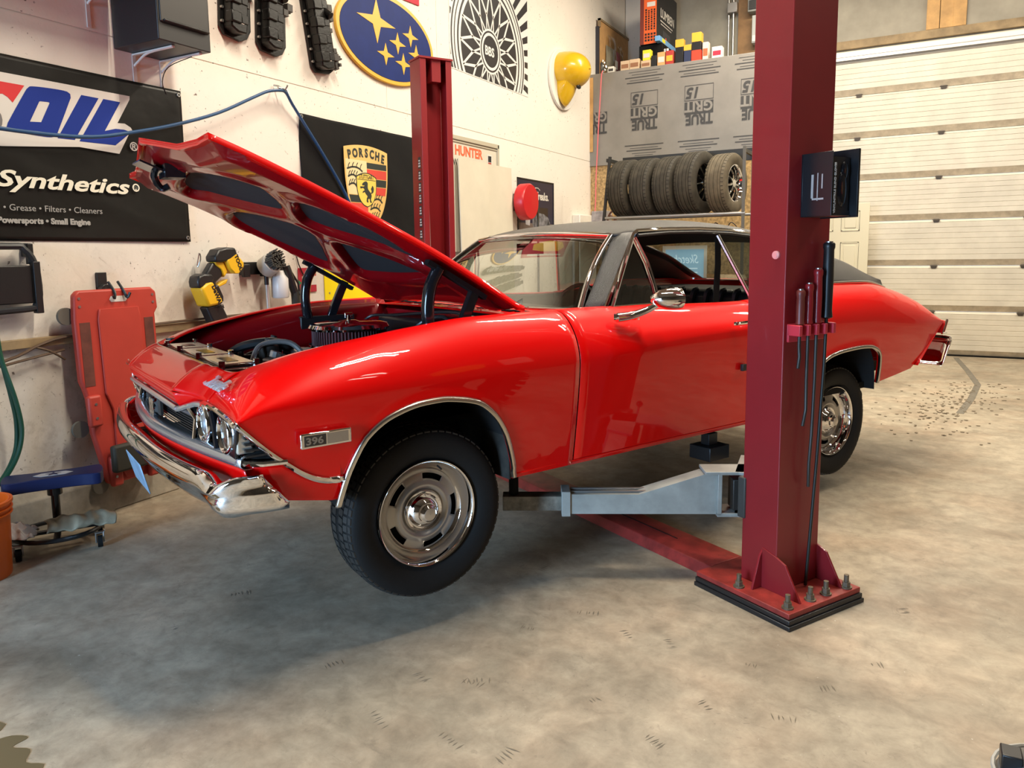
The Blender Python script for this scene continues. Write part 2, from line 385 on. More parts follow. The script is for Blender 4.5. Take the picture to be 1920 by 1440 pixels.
# loft: underlayment covered parapet, deck and partition below
LX1 = -1.45
struct(mk('wall_partition', B().box(XL, -3.04, 10.345, 10.44, 0, 2.72).box(-2.47, LX1, 10.345, 10.44, 0, 2.72).box(-3.04, -2.47, 10.345, 10.44, 1.52, 2.72).box(-3.04, -2.47, 10.345, 10.44, 0, 0.93), OSB))
loft = struct(mk('wall_loft', B().box(XL, LX1, 10.32, 10.40, 2.70, 3.975).box(XL, LX1, 10.40, YB-0.001, 3.86, 3.97), PAPER, bev=0.004))
mk('edge_board', B().box(XL+0.003, XL+0.05, 10.31, 10.319, 2.9, 3.93), PINE, loft)
def FB(x, z, y=10.3185): return frameB(x, z, y)
def grit(cx, full=True):
    # one printed block, upside down on the sheet
    def rect(x0, x1, z0, z1): return B().box(x0, x1, 10.316, 10.3192, z0, z1)
    w = 0.19
    x0, x1 = max(cx-w, XL+0.004), min(cx+w, LX1-0.01)
    f = rect(x0, x1, 3.285, 3.445); mk('print', f, INK, loft)
    fr = rect(x0, x1, 3.462, 3.468)
    for bb in ((x0, x1, 3.655, 3.66), (x0, x0+0.004, 3.462, 3.66), (x1-0.004, x1, 3.462, 3.66)): fr.box(bb[0], bb[1], 10.316, 10.3192, bb[2], bb[3])
    for k, (z, wd) in enumerate(((2.80, .26), (2.83, .34), (2.865, .5), (2.90, .40), (2.935, .55), (3.78, .50), (3.815, .42), (3.85, .55), (3.89, .36), (3.925, .45))):
        a, c = max(cx-wd/2, XL+0.004), min(cx+wd/2, LX1)
        if c > a: fr.box(a, c, 10.317, 10.3192, z, z+(0.012 if k in (2, 4, 5, 7) else 0.005))
    mk('print', fr, INK, loft)
    R180 = Matrix.Rotation(PI, 4, 'Z')
    if full:
        for body, z, sz, mm, sx in (('TRUE', 3.275, 0.185, INK, 0.80), ('GRIT', 3.438, 0.178, PAPER, 0.96), ('15', 3.625, 0.19, INK, 0.95)):
            xx = cx+0.185 if body != '15' else cx+0.02
            M = FB(xx, z, 10.3155) @ R180
            text('lettering', body, sz, mm, loft, M=M, off=0.006, sx=sx, ext=0.0005, shear=0.2 if body == '15' else 0)
for cx in (-3.34, -2.59, -1.86): grit(cx)
fr = B().box(XL+0.06, -3.88, 10.316, 10.3192, 3.285, 3.445); mk('print', fr, INK, loft)
R180 = Matrix.Rotation(PI, 4, 'Z')
text('lettering', 'TRI', 0.185, INK, loft, M=FB(-3.885, 3.275, 10.3155) @ R180, off=0.006, sx=0.8, ext=0.0005)
text('lettering', 'GR', 0.178, PAPER, loft, M=FB(-3.885, 3.438, 10.3155) @ R180, off=0.006, sx=0.8, ext=0.0005)
# lit window in the partition seen through the car
wn = struct(mk('window_1', B().box(-3.06, -2.45, 10.33, 10.344, 1.49, 1.54).box(-3.06, -2.45, 10.33, 10.344, 0.91, 0.95).box(-3.06, -3.02, 10.33, 10.344, 0.95, 1.49).box(-2.49, -2.45, 10.33, 10.344, 0.95, 1.49), WHITE))
mk('pane', B().box(-3.03, -2.48, 10.36, 10.37, 0.94, 1.50), mat('daylit_pane', (0.25, 0.4, 0.5), 0.3, emit=(0.35, 0.62, 0.80), es=0.75), wn)
FROST = mat('window_lettering', (0.7, 0.85, 0.9), 0.5, emit=(0.7, 0.9, 1.0), es=0.8)
text('lettering', 'Sketchy', 0.17, FROST, wn, M=frameB(-2.56, 1.30, 10.356), mirror=True, shear=0.3, sx=0.75)
bb = B()
for k in range(4): bb.box(-2.86, -2.58, 10.354, 10.357, 1.22-k*0.055, 1.235-k*0.055)
mk('lettering', bb, FROST, wn)
# conduit, boards and boxes right of the loft
BROWN = mat('brown_board', (0.33, 0.18, 0.07), 0.6, vary=0.4, vscale=4)
o = tag(mk('mounting_board', B().box(-2.40, -1.5, YB-0.06, YB-0.002, 3.98, CEIL-0.01), BROWN), 'brown wooden mounting board on the back wall above the loft', 'board')
cn = B().cyl((-2.46, YB-0.10, 3.975), (-2.46, YB-0.10, CEIL-0.01), 0.018, 10).cyl((-2.53, YB-0.09, 3.975), (-2.53, YB-0.09, CEIL-0.01), 0.012, 8)
o = tag(mk('conduit', cn, STEEL), 'thin steel conduit pipe running up beside the brown board', 'pipe')
mk('junction_box', B().box(-2.54, -2.40, YB-0.16, YB-0.07, 4.90, 5.04), STEEL, o, bev=0.005)
el = tag(mk('electrical_box', B().box(-2.24, -2.06, YB-0.22, YB-0.061, 4.85, 5.12), GREYP, bev=0.006), 'grey electrical box mounted on the brown board', 'electrical box')
mk('cover', B().box(-2.22, -2.08, YB-0.24, YB-0.22, 4.88, 5.0), BLACK, el)
el = tag(mk('meter_box', B().box(-2.18, -2.02, YB-0.20, YB-0.061, 4.42, 4.80), mat('pale_grey', (0.5, 0.52, 0.5), 0.5), bev=0.006), 'pale grey meter box below the electrical box', 'electrical box')
mk('label_plate', B().box(-2.17, -2.03, YB-0.21, YB-0.2, 4.44, 4.52), WHITE, el)

# strip light fixtures hanging from the ceiling
for i, (x, y, rz, pw) in enumerate(STRIPS):
    M = Matrix.Translation((x, y, CEIL)) @ Matrix.Rotation(rz, 4, 'Z')
    f = empty('strip_light', M)
    tag(f, ['twin tube strip light above the near front fender of the coupe', 'twin tube strip light over the roof of the coupe', 'twin tube strip light nearest the loft', 'twin tube strip light over the open floor right of the camera', 'twin tube strip light right of the rear bumper', 'twin tube strip light by the sectional door'][i], 'ceiling light', 'twin tube strip lights under the ceiling')
    mk('housing', B().box(-1.25, 1.25, -0.15, 0.15, -0.50, -0.42), WHITE, f, bev=0.006)
    for d in (-1.0, 1.0): mk('hanger', B().cyl((d, 0, -0.42), (d, 0, 0.0), 0.006, 6), STEEL, f)
# floor litter: dusty crumbs on the right
b = B()
for k in range(260):
    t = random.random(); x = 0.15+random.gauss(0, 0.22)+t*0.45; y = 7.1+t*2.0+random.gauss(0, 0.35)
    r = random.uniform(0.006, 0.018); a = random.random()*PI
    b.poly([(x+r*math.cos(a+q*PI/2.5)*random.uniform(.6, 1.2), y+r*math.sin(a+q*PI/2.5)) for q in range(5)], 0.0021, 0.0045)
tag(mk('floor_grit', b, mat('grit_brown', (0.17, 0.135, 0.09), 0.9)), 'brown grit scattered on the concrete right of the car', 'grit', kind='stuff')
b = B().ribbon([(0.55, 11.6, 0.001), (0.62, 10.4, 0.001), (0.66, 9.4, 0.001), (0.55, 8.5, 0.001), (0.42, 7.7, 0.001)], 0.06, 0.002)
tag(mk('floor_stain', b, mat('stain_grey', (0.20, 0.18, 0.145), 0.8, vary=0.4, vscale=20)), 'dark curved tar line on the floor by the sectional door', 'stain', kind='stuff')
wp = [(a, c) for a, c in sp2([(-2.9, 0.9), (-2.52, 1.17), (-2.44, 1.10), (-2.40, 1.15), (-2.345, 1.17), (-2.34, 1.12), (-2.28, 1.14), (-2.23, 1.10), (-2.16, 1.11), (-2.15, 0.9), (-2.3, 0.6), (-2.8, 0.6)], 4)]
tag(mk('water_puddle', B().poly(wp, 0.0003, 0.0015), mat('wet_concrete', (0.14, 0.11, 0.06), 0.15)), 'brown wet patch on the floor in the bottom left corner', 'puddle')

b = B()
for x, y in [(-1.451,3.101),(-1.414,2.008),(-1.229,2.116),(-1.229,2.079),(-0.889,2.623),(-0.419,2.637),(-0.261,2.374),(-0.719,2.623),(-0.030,2.853),(-1.392,1.737),(-1.069,2.747),(-0.984,1.830),(-0.174,2.617),(-0.511,2.305),(-1.766,1.970),(0.042,3.325),(-0.852,2.190),(-2.516,1.844),(-2.506,2.225),(-0.593,2.051),(-1.245,2.507),(-1.132,1.765)]:
    a0 = random.uniform(0, PI); n_ = random.randint(3, 6); sp_ = random.uniform(.010, .018)
    for k in range(n_):
        l_ = random.uniform(.02, .055); a = a0+random.uniform(-.25, .25); cx_, cy_ = x+math.cos(a0+PI/2)*sp_*k+random.uniform(-.006, .006), y+math.sin(a0+PI/2)*sp_*k
        dx, dy = math.cos(a)*l_/2, math.sin(a)*l_/2; wx_ = random.uniform(.0012, .0035)
        b.add([(cx_-dx, cy_-dy, .0006), (cx_+dy*wx_/l_*2, cy_-dx*wx_/l_*2, .0009), (cx_+dx, cy_+dy, .0006), (cx_-dy*wx_/l_*2, cy_+dx*wx_/l_*2, .0009)], [(0, 1, 2, 3)])
tag(mk('scuff_marks', b, mat('scuff_brown', (0.16, 0.135, 0.10), 0.8), nsm=True), 'dark shoe and tire scuffs scattered over the open floor', 'scuff marks', kind='stuff')
tcb = empty('daylight_blocker', Matrix.Translation((-4.07, -1.2, 0))); tag(tcb, 'unseen tall grey cabinet added against the left wall to block bay daylight', 'cabinet')  # unseen cabinet added to keep the bay daylight off the floor by the wall
mk('body', B().box(0.02, .45, 0, 1.25, 0, 1.95), GREYP, tcb, bev=.006)
for k in range(5): mk('drawer', B().box(.45, .465, .03, 1.22, .10+k*.36, .43+k*.36), mat('drawer_red', (.30, .02, .02), .4), tcb, bev=.004)

# ================================================================== THE RED COUPE
CARYAW = math.radians(64.505)
CAR = empty('car', Matrix.Translation((-2.362, 2.690, 0)) @ Matrix.Rotation(CARYAW, 4, 'Z'))
tag(CAR, 'red classic coupe with black vinyl roof and raised hood on the lift', 'car')
# local axes: x rearwards from the front axle, y towards the passenger side, z up.  s = -1 is the driver side
S_ = [(-.748, .974), (-.70, 1.022), (-.6, 1.082), (-.45, 1.130), (-.22, 1.172), (0, 1.203), (.25, 1.224), (.8, 1.230), (1.5, 1.212), (1.95, 1.203), (2.3, 1.235), (2.7, 1.268), (3.15, 1.262), (3.5, 1.207), (3.8, 1.125), (4.0, 1.035), (4.10, .972)]
ZC = [(-.748, .952), (-.65, .985), (-.4, 1.0), (.3, 1.01), (.7, 1.015), (1.3, 1.06), (2.0, 1.075), (3.0, 1.06), (3.6, 1.0), (4.10, .965)]
W_ = [(-.748, .925), (-.5, .945), (0, .955), (1, .962), (2.5, .962), (3.2, .95), (3.7, .925), (4.10, .885)]
VT = [(-.748, .585), (-.66, .60), (-.55, .665), (-.4, .715), (-.2, .765), (0, .79), (.8, .80), (2.2, .80), (3.0, .80), (4.10, .78)]
PW = [(-.748, 1.9), (.6, 1.9), (1.0, 1.55), (2.1, 1.5), (2.7, 1.9), (4.1, 1.9)]
def Sz(u): return smt(S_, u)
def side(u, t, zb, s=-1):
    """t 0..1: shoulder to crease, 1..2: crease to the lower edge zb"""
    S, zc, W, vt, p = Sz(u), smt(ZC, u), smt(W_, u), lin(VT, u), lin(PW, u)
    zc = max(min(zc, S-.002), zb)
    if t <= 1:
        a = t*PI/2; f = math.cos(a)**(2/p); g = math.sin(a)**(2/p)
        return (u, s*(vt+(W-vt)*g), zc+(S-zc)*f)
    q = t-1; z = zc+(zb-zc)*q
    d = max(0, (zc-z)/(zc-.565))
    v = W-.052*d**1.35
    fl = max(0, 1-abs(z-zb)/.05)*(0.006 if zb > .60 and abs(u) < .42 or (zb > .62 and 2.4 < u < 3.2) else 0)
    return (u, s*(v+fl), z)
ARCHF = [(-.402, .60), (-.385, .664), (-.362, .732), (-.297, .845), (-.2, .908), (-.079, .937), (.0, .940), (.06, .933), (.156, .91), (.23, .858), (.293, .774), (.331, .68), (.357, .587), (.362, .566)]
ARCHR = [(2.395, .566), (2.42, .66), (2.46, .76), (2.535, .839), (2.62, .867), (2.736, .880), (2.9, .885), (3.03, .878), (3.12, .852), (3.159, .818), (3.178, .745), (3.182, .70), (3.186, .640)]
TRIM = [(-.748, .953), (-.641, .844), (-.58, .792), (-.522, .748), (-.47, .722), (-.43, .713), (-.379, .712)]
def zb_fender(u):
    if u < -.392: return smt(TRIM, u)
    if u <= .362: return smt(ARCHF, u)
    return .566
def zb_quarter(u):
    if u < 2.395: return .565
    if u <= 3.186: return smt(ARCHR, u)
    if u < 3.65: return .640+(u-3.186)*.092
    return .683+(u-3.65)*(.965-.683)/(4.10-3.65)
def cols(a, b, d, extra=()):
    n = max(1, int((b-a)/d)); l = [a+(b-a)*i/n for i in range(n+1)]+[e for e in extra if a < e < b]
    return sorted(set(round(x, 4) for x in l))
def panel(name, us, zbf, s, m=PAINT, parent=CAR, n=26):
    vs = []; k = n+1
    for u in us:
        zb = zbf(u)
        S = Sz(u); vt = lin(VT, u)
        row = [(u, s*(vt-.055), S-.004), (u, s*(vt-.02), S+.002)]
        row += [side(u, 2*i/n, zb, s) for i in range(n+1)]
        x, y, z = row[-1]; row.append((x, y-s*.018, z+.002))
        vs += row
    w = n+4; b_ = B(); b_.add(vs, [(i*w+j, (i+1)*w+j, (i+1)*w+j+1, i*w+j+1) for i in range(len(us)-1) for j in range(w-1)])
    return mk(name, b_, m, parent, sm=50, flip=(1, s), solid=.004)
ex1 = [-.40, -.398, -.392, -.390, -.385, -.38, -.37, -.36, -.35, .30, .31, .32, .33, .34, .345, .35, .355, .358, .36, .362, .364]
ex2 = [2.395, 2.4, 2.41, 2.42, 2.44, 2.46, 2.48, 3.14, 3.15, 3.16, 3.17, 3.175, 3.178, 3.18, 3.182, 3.184, 3.186, 3.188]
MUD = mat('wheel_house_black', (0.006, 0.006, 0.006), 0.9)
for s in (-1, 1):
    panel('front_fender', cols(-.747, .676, .03, ex1), zb_fender, s)
    panel('door', cols(.684, 1.985, .05), lambda u: .588, s)
    panel('quarter_panel', cols(1.993, 4.10, .03, ex2), zb_quarter, s)
    # rocker under the door
    b_ = B().grid(lambda a, t: (.36+a*2.04, s*((.912, .908, .90, .86)[min(3, int(round(t*3)))]), (.585, .575, .562, .560)[min(3, int(round(t*3)))]), 20, 3)
    mk('rocker', b_, PAINT, CAR, flip=(1, s), solid=.003)
    # dark door gap
    # lower valance ahead of the wheel
    def val(a, t):
        u = -.70+a*(.315); zt = min(.80, smt(TRIM, u)-.012) if u > -.60 else .80
        zbt = .672-(.04*min(1, max(0, (u+.62)/.2)))
        if u < -.60: u2 = u
        z = zt+(zbt-zt)*t
        d = (1.0-z)/(1.0-.565)
        cr = .045*max(0, (-.60-u)/.10)**2
        return (u, s*(smt(W_, u)-.052*d**1.35-.006-cr), z)
    mk('lower_fender', B().grid(val, 16, 8), PAINT, CAR, sm=50, flip=(1, s), solid=.004)
    # wheel houses: closed dark liners
    for (uc, r) in ((-.01, .376), (2.79, .395)):
        arch = (lambda a: (-.415+.80*a)) if uc == 0 else (lambda a: 2.38+.83*a)
        def wh(a, t, s=s, uc=uc, arch=arch):
            th = PI*a; u = uc+(.0 if uc == 0 else -.01)-r*math.cos(th); z = .60+.385*abs(math.sin(th))**.7
            return (u, s*(.905-.38*t), z)
        b_ = B().grid(wh, 24, 1)
        ring = [wh(i/24, 1) for i in range(25)]; o_ = len(b_.v)
        b_.v += ring; b_.f.append(tuple(range(o_, o_+25)))
        mk('wheel_house', b_, MUD, CAR, nsm=True)
    # bright arch mouldings
    def arch_path(tab, r0, r1, off=0.004):
        P = []
        us = cols(r0, r1, .02, [x for x in ex1+ex2])
        for u in us:
            z = smt(tab, u); x, y, zz_ = side(u, 2, z, s); P.append((u, y+s*off, z))
        return P
    for tab, r0, r1 in ((ARCHF, -.402, .362), (ARCHR, 2.395, 3.186)):
        P = arch_path(tab, r0, r1)
        C = Vector((sum(p[0] for p in P)/len(P), 0, .5)); vs = []
        for i, p in enumerate(P):
            a, c = P[max(0, i-1)], P[min(len(P)-1, i+1)]
            tn = Vector((c[0]-a[0], 0, c[2]-a[2])).normalized(); nrm = Vector((-tn.z, 0, tn.x))   # outward (up) normal
            w_ = .017
            q0 = Vector(p)-nrm*.004; q1 = Vector(p)+nrm*w_*.5+Vector((0, s*.006, 0)); q2 = Vector(p)+nrm*w_
            vs += [tuple(q0-Vector((0, s*.012, 0))), tuple(q0+Vector((0, s*.003, 0))), tuple(q1), tuple(q2+Vector((0, -s*.001, 0)))]
        b_ = B().add(vs, [(i*4+j, i*4+4+j, i*4+5+j, i*4+1+j) for i in range(len(P)-1) for j in range(3)])
        mk('arch_moulding', b_, SATIN, CAR, sm=60, flip=(1, s), solid=.002)
    # fender side trim from the headlamp tip to the arch
    P = [(u, 0, smt(TRIM, u)) for u in cols(-.748, -.392, .012)]
    vs = []
    for i, p in enumerate(P):
        x, y, z = side(p[0], 2, p[2], s)
        vs += [(x, y+s*.001, z+.014), (x+.002, y+s*.008, z+.006), (x+.004, y+s*.008, z-.006), (x+.002, y+s*.001, z-.014), (x, y-s*.012, z-.014)]
    b_ = B().add(vs, [(i*5+j, i*5+5+j, i*5+6+j, i*5+1+j) for i in range(len(P)-1) for j in range(4)])
    mk('side_trim', b_, CHROME, CAR, sm=40, flip=(1, s), solid=.002)
    # louvred corner grille behind the headlamps, below the trim
    b_ = B(); b_.add([(-.735, s*.86, .94), (-.60, s*.915, .818), (-.70, s*.86, .818)], [(0, 1, 2)])
    cg = mk('corner_grille', b_, BLACKM, CAR, nsm=True)
    b_ = B()
    for k in range(5):
        z = .833+k*.020; u1 = -.612-(z-.818)*1.0
        b_.box(-.712+.0, u1, min(s*.885, s*.905), max(s*.885, s*.905), z, z+.006)
    mk('louvre', b_, DARK, cg)
    mk('lower_moulding', B().tube([(-.72, s*.86, .808), (-.66, s*.915, .808), (-.585, s*.925, .806)], .011, 8), CHROME, CAR)

# 396 engine-size marker lamp on the front fenders
for s in (-1, 1):
    y0 = s*.966
    M = empty('marker_lamp', None, CAR); 
    b_ = B().box(-.553, -.372, min(y0-s*.02, y0+s*.008), max(y0-s*.02, y0+s*.008), .848, .900)
    bz = mk('bezel', b_, CHROME, M, bev=.005)
    mk('number_plate', B().box(-.541, -.465, min(y0, y0+s*.0095), max(y0, y0+s*.0095), .856, .892), mat('badge_dark', (.07, .06, .05), .4, .5), M)
    mk('lens', B().box(-.461, -.385, min(y0, y0+s*.0095), max(y0, y0+s*.0095), .856, .892), mat('smoked_amber_lens', (.33, .25, .17), .25, .2, coat=.6), M)
    F3 = Matrix(((1, 0, 0, -.537), (0, 0, -1, y0+s*.0102), (0, 1, 0, .8625), (0, 0, 0, 1))) if s < 0 else Matrix(((-1, 0, 0, -.470), (0, 0, 1, y0+s*.0102), (0, 1, 0, .864), (0, 0, 0, 1)))
    text('lettering', '396', .033, STEEL, M, M=F3, off=.001, sx=1.25)

# ---- header panel (ahead of the hood opening) with its raised centre section
def lipu(v):
    a = abs(v); return -.825 if a < .44 else (-.825+.075*min(1, (a-.44)/.10)**.8 if a < .60 else -.750+.004*(a-.6)/.3)
def lipz(v):
    a = abs(v); return .998 if a < .44 else .998-.020*min(1, (a-.44)/.12)-.012*max(0, min(1, (a-.56)/.2))
def hdr(t, wv):
    v = -.60+1.20*wv; a = abs(v)
    ur = -.695 if a < .44 else -.695+.075*((a-.44)/.16)**1.5
    uu_, zl = lipu(v), lipz(v)
    zr = 1.078+.010*(1-(v/.8)**2) if a < .8 else Sz(ur)
    if a > .50: k = (a-.50)/.10; zr = zr*(1-k)+(Sz(ur)+.001)*k; zl = zl*(1-k)+.973*k
    u = uu_+(ur-uu_)*t; z = zl+(zr-zl)*(1-(1-t)**1.6)
    if .40 < a < .47: z += .006*math.sin((a-.40)/.07*PI)
    return (u, v, z)
mk('header_panel', B().grid(hdr, 12, 96), PAINT, CAR, sm=22, flip=(2, 1), solid=.004)
def lip(t, wv):
    v = -.60+1.20*wv; u, z = lipu(v), lipz(v); a = abs(v)
    if a > .50: k = (a-.50)/.10; z = z*(1-k)+.973*k
    return (u+.010*t*t+.012*t, v, z-(.056 if a < .44 else .056-.038*min(1, (a-.44)/.08))*t)
mk('header_lip', B().grid(lip, 4, 96), PAINT, CAR, sm=22, flip=(0, -1), solid=.004)
# chrome surround of grille and lamps
pth = []
def frm(v):
    a = abs(v); return lipu(v)+(.012 if a < .46 else .0), lipz(v)-(.064 if a < .44 else .064-.040*min(1, (a-.44)/.08))
P = [(frm(v)[0], v, frm(v)[1]) for v in [-.57+1.14*i/60 for i in range(61)]]
for s in (-1, 1):
    br_ = [(-.752, s*.545, .962)]+[(side(-.747, t/10, .952, s)[0]-.003, side(-.747, t/10, .952, s)[1], side(-.747, t/10, .952, s)[2]-.006) for t in range(11)]
    mk('lamp_brow', B().tube(br_, .010, 8), CHROME, CAR)
mk('grille_top_moulding', B().tube(P, .011, 8), mat('grey_chrome', (.62, .66, .70), .18, .9), CAR)
# lower chrome frame: bowed in plan
def lowu(v): return -.835+.115*(abs(v)/.86)**1.7
P = [(lowu(v), v, .805) for v in [-.88+1.76*i/40 for i in range(41)]]
b_ = B()
def lfr(a, t):
    v = -.88+1.76*a; u = lowu(v)
    return [(u+.05, v, .835), (u+.006, v, .832), (u-.006, v, .822), (u-.010, v, .800), (u+.004, v, .788), (u+.03, v, .786)][int(round(t*5))]
mk('grille_lower_frame', B().grid(lfr, 40, 5), mat('grey_chrome', (.62, .66, .70), .18, .9), CAR, sm=60, flip=(0, -1), solid=.002)
# red apron below it
def apr(a, t):
    v = -.905+1.81*a; u = lowu(min(.88, abs(v)))
    return (u-.004+.02*t+(.03*t*t), v, .792-.10*t)
mk('front_apron', B().grid(apr, 40, 6), PAINT, CAR, sm=60, flip=(0, -1), solid=.003)
# grille: black backing, thin bars, emblem
g = empty('grille', None, CAR)
mk('backing', B().grid(lambda a, t: (lowu(-.86+1.72*a)*.0-.715, -.87+1.74*a, .80+.18*t), 2, 2), BLACKM, g, nsm=True)
b_ = B()
for k in range(8):
    z = .836+k*.0095
    b_.tube([(-.772+.02*(abs(v)/.47)**2, v, z) for v in [-.47+.94*i/10 for i in range(11)]], .0026, 5)
mk('bars', b_, mat('bar_dark', (.045, .045, .045), .35, .6), g)
mk('upper_bar', B().tube([(-.785+.02*(abs(v)/.47)**2, v, .915) for v in [-.47+.94*i/10 for i in range(11)]], .010, 8), mat('bar_grey', (.35, .37, .40), .25, .8), g, label='brushed grey bar above the thin grille bars')
em = B()
Fe = Matrix(((0, 0, -1, -.806), (-1, 0, 0, .065), (0, 1, 0, .838), (0, 0, 0, 1)))
text('emblem', 'SS', .092, CHROME, g, M=Fe, off=.006, ext=.010, sx=.95)
mk('emblem_base', B().box(-.800, -.79, -.075, .075, .845, .905), DARK, g)
# lamps
for s in (-1, 1):
    for v, u, z in ((.572, -.752, .896), (.772, -.736, .893)):
        h = empty('headlamp', None, CAR)
        bez = B().lathe([(.070, .004), (.069, -.006), (.064, -.009), (.060, -.004), (.058, .02)], 32, (u-.004, s*v, z), 'x')
        mk('bezel', bez, CHROME, h, sm=60)
        mk('reflector', B().lathe([(0.001, .045), (.03, .038), (.05, .02), (.059, .0)], 24, (u, s*v, z), 'x'), mat('lamp_reflector', (.62, .64, .68), .32, 1), h, sm=60)
        mk('lens', B().lathe([(0.001, -.010), (.03, -.0085), (.048, -.004), (.059, .004)], 24, (u, s*v, z), 'x'), CLEAR, h, sm=60)
    # bezel plate behind lamps and outer turn lamp pod
    mk('lamp_bezel', B().poly([(s*.485, .825), (s*.87, .825), (s*.895, .925), (s*.86, .948), (s*.49, .955)], .0, .012).xf(Matrix(((0, 0, 1, -.738), (1, 0, 0, 0), (0, 1, 0, 0), (0, 0, 0, 1)))), BLACKG, CAR, bev=.004)
    for vv in (.485, .672):
        mk('lamp_divider', B().tube([(-.79 if vv < .6 else -.752, s*vv, .958), (-.762 if vv < .6 else -.746, s*(vv+.008), .90), (-.775 if vv < .6 else -.745, s*(vv+.02), .83)], .009 if vv < .6 else .012, 8), CHROME if vv < .6 else BLACKG, CAR)
    mk('turn_lamp', B().poly([(-.735, .842), (-.735, .925), (-.695, .915), (-.672, .842)], s*.848, s*.885).xf(Matrix(((1, 0, 0, 0), (0, 0, 1, 0), (0, 1, 0, 0), (0, 0, 0, 1)))), mat('lamp_housing', (.72, .70, .62), .18, .7), CAR, bev=.008)
text('lettering', 'Chevelle', .080, mat('script_chrome', (.75, .80, .88), .25, .7), CAR, M=Matrix(((0, 1, 0, -.735), (-1, 0, 0, -.50), (0, 0, 1, 1.030), (0, 0, 0, 1))) @ Matrix.Rotation(.45, 4, 'X'), shear=.35, off=.002, ext=.004, sx=.75, label='chrome script on the header panel')

# ---- front bumper
def sec0(t): return [0, .012, 0, -.024, -.05, -.066, -.078, -.09, -.125, -.160, -.170][int(round(t*10))]
def bum(a, t, top=.770):
    v = -1.0+2.0*a; k = abs(v)
    W = .955
    if k < .86: u = -.905+.10*(k/.86)**2; y = v/.86*.86*1.0; y = math.copysign(k, v)
    th = 0
    if k >= .86:
        q = (k-.86)/.14; th = q*PI/2
        slant = .105+.085*min(1, max(0, (-sec0(t))/.13)); u = -.805+.03*math.sin(th)+slant*q**1.5; y = math.copysign(.86+.085*math.sin(th), v)
    sec = [(.045, .000), (.012, .012), (-.004, .0), (-.014, -.024), (-.016, -.05), (-.004, -.066), (-.002, -.078), (-.010, -.09), (-.006, -.125), (.02, -.160), (.05, -.170)]
    du, dz = sec[int(round(t*10))]
    if t > .55 and k < .90: du += (.05 if t < .85 else .035)*(1-max(0, min(1, (k-.72)/.16)))*(t-.5)*2
    dip = .030*math.exp(-((k-.84)/.05)**2)
    zz_ = top+dz+(.012*math.exp(-(k/.3)**2))-dip*(1 if dz > -.03 else .3)
    if k > .86: nx, ny = math.cos(th), math.sin(th)
    else: nx, ny = 1, 0
    ddz = dz*(.80-.02*min(1, max(0, (k-.6)/.3)))
    zz_ += ddz-dz
    return (u+du*nx, y-math.copysign(du*ny, v), zz_)
mk('front_bumper', B().grid(bum, 100, 10), CHROME, CAR, sm=70, flip=(0, -1), solid=.003)
for s in (-1, 1): mk('bumper_bracket', B().box(-.80, -.55, min(s*.40, s*.46), max(s*.40, s*.46), .64, .70), DARK, CAR)
lp_ = mk('licence_plate', B().box(-.002, .002, -.15, .15, -.13, .0).xf(Matrix.Translation((-.900, .03, .668)) @ Matrix.Rotation(math.radians(-14), 4, 'Y')), mat('plate_blue', (.30, .48, .66), .35, .3, vary=.3, vscale=14), CAR, bev=.003)
lp_.rotation_euler = (0, 0, 0)
mk('plate_bracket', B().box(-.84, -.72, -.03, .03, .63, .66), STEEL, CAR)

# ---- engine bay
for s in (-1, 1):
    def inn(a, t):
        u = -.62+1.25*a; z = Sz(u)-.006-(.22*t); return (u, s*(.735-.05*min(1, t*3)-.07*t), z)
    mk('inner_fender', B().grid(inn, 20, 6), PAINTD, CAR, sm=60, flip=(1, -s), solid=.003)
    mk('inner_rail', B().tube([(-.6, s*.69, 1.03), (-.2, s*.685, 1.10), (.55, s*.68, 1.15)], .012, 8), PAINTD, CAR)
mk('engine_bay_floor', B().box(-.66, .66, -.66, .66, .78, .80), BLACKM, CAR)
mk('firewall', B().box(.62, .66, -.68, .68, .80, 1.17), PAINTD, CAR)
def cwl(a, t):
    v = -.745+1.49*a; u = .56+.03*(v/.74)**2+(.22+.10*(v/.74)**2)*t; return (u, v, 1.195+.012*(1-(v/.74)**2)+.012*t)
cw = mk('cowl', B().grid(cwl, 24, 6), PAINT, CAR, sm=60, flip=(2, 1), solid=.003)
b_ = B()
for k in range(12): b_.box(.66, .70, -.60+k*.105, -.60+k*.105+.07, 1.208, 1.214)
mk('vent_slots', b_, BLACKM, cw)
for s, v0 in ((-1, -.35), (1, .15)):
    w_ = empty('wiper', None, CAR)
    mk('arm', B().tube([(.74, v0-.18, 1.222), (.69, v0, 1.238), (.66, v0+.24, 1.240)], .007, 6), STEEL, w_)
    mk('blade', B().ribbon([(.655, v0-.02, 1.252), (.645, v0+.25, 1.255), (.67, v0+.50, 1.247)], .012, .014), STEEL, w_)
# radiator support: chrome show panel
SHOW = mat('show_chrome', (.80, .77, .72), .22, 1)
rs = mk('radiator_cover', B().box(-.655, -.49, -.43, .52, 1.045, 1.062), SHOW, CAR, bev=.006)
for v0, v1 in ((-.40, -.10), (-.07, .23), (.26, .49)):
    mk('raised_panel', B().box(-.64, -.505, v0, v1, 1.062, 1.076), SHOW, rs, bev=.005)
    mk('slot', B().box(-.60, -.555, v0+.06, v1-.10, 1.0755, 1.0775), BLACKG, rs)
    mk('outline', B().tube([(-.645, v0-.006, 1.0635), (-.50, v0-.006, 1.0635), (-.50, v1+.006, 1.0635), (-.645, v1+.006, 1.0635)], .004, 4, closed=True), BLACKG, rs)
for v in (-.42, -.085, .245, .505):
    for u in (-.64, -.51): mk('cover_bolt', B().cyl((u, v, 1.06), (u, v, 1.09), .012, 8), CHROME, rs)
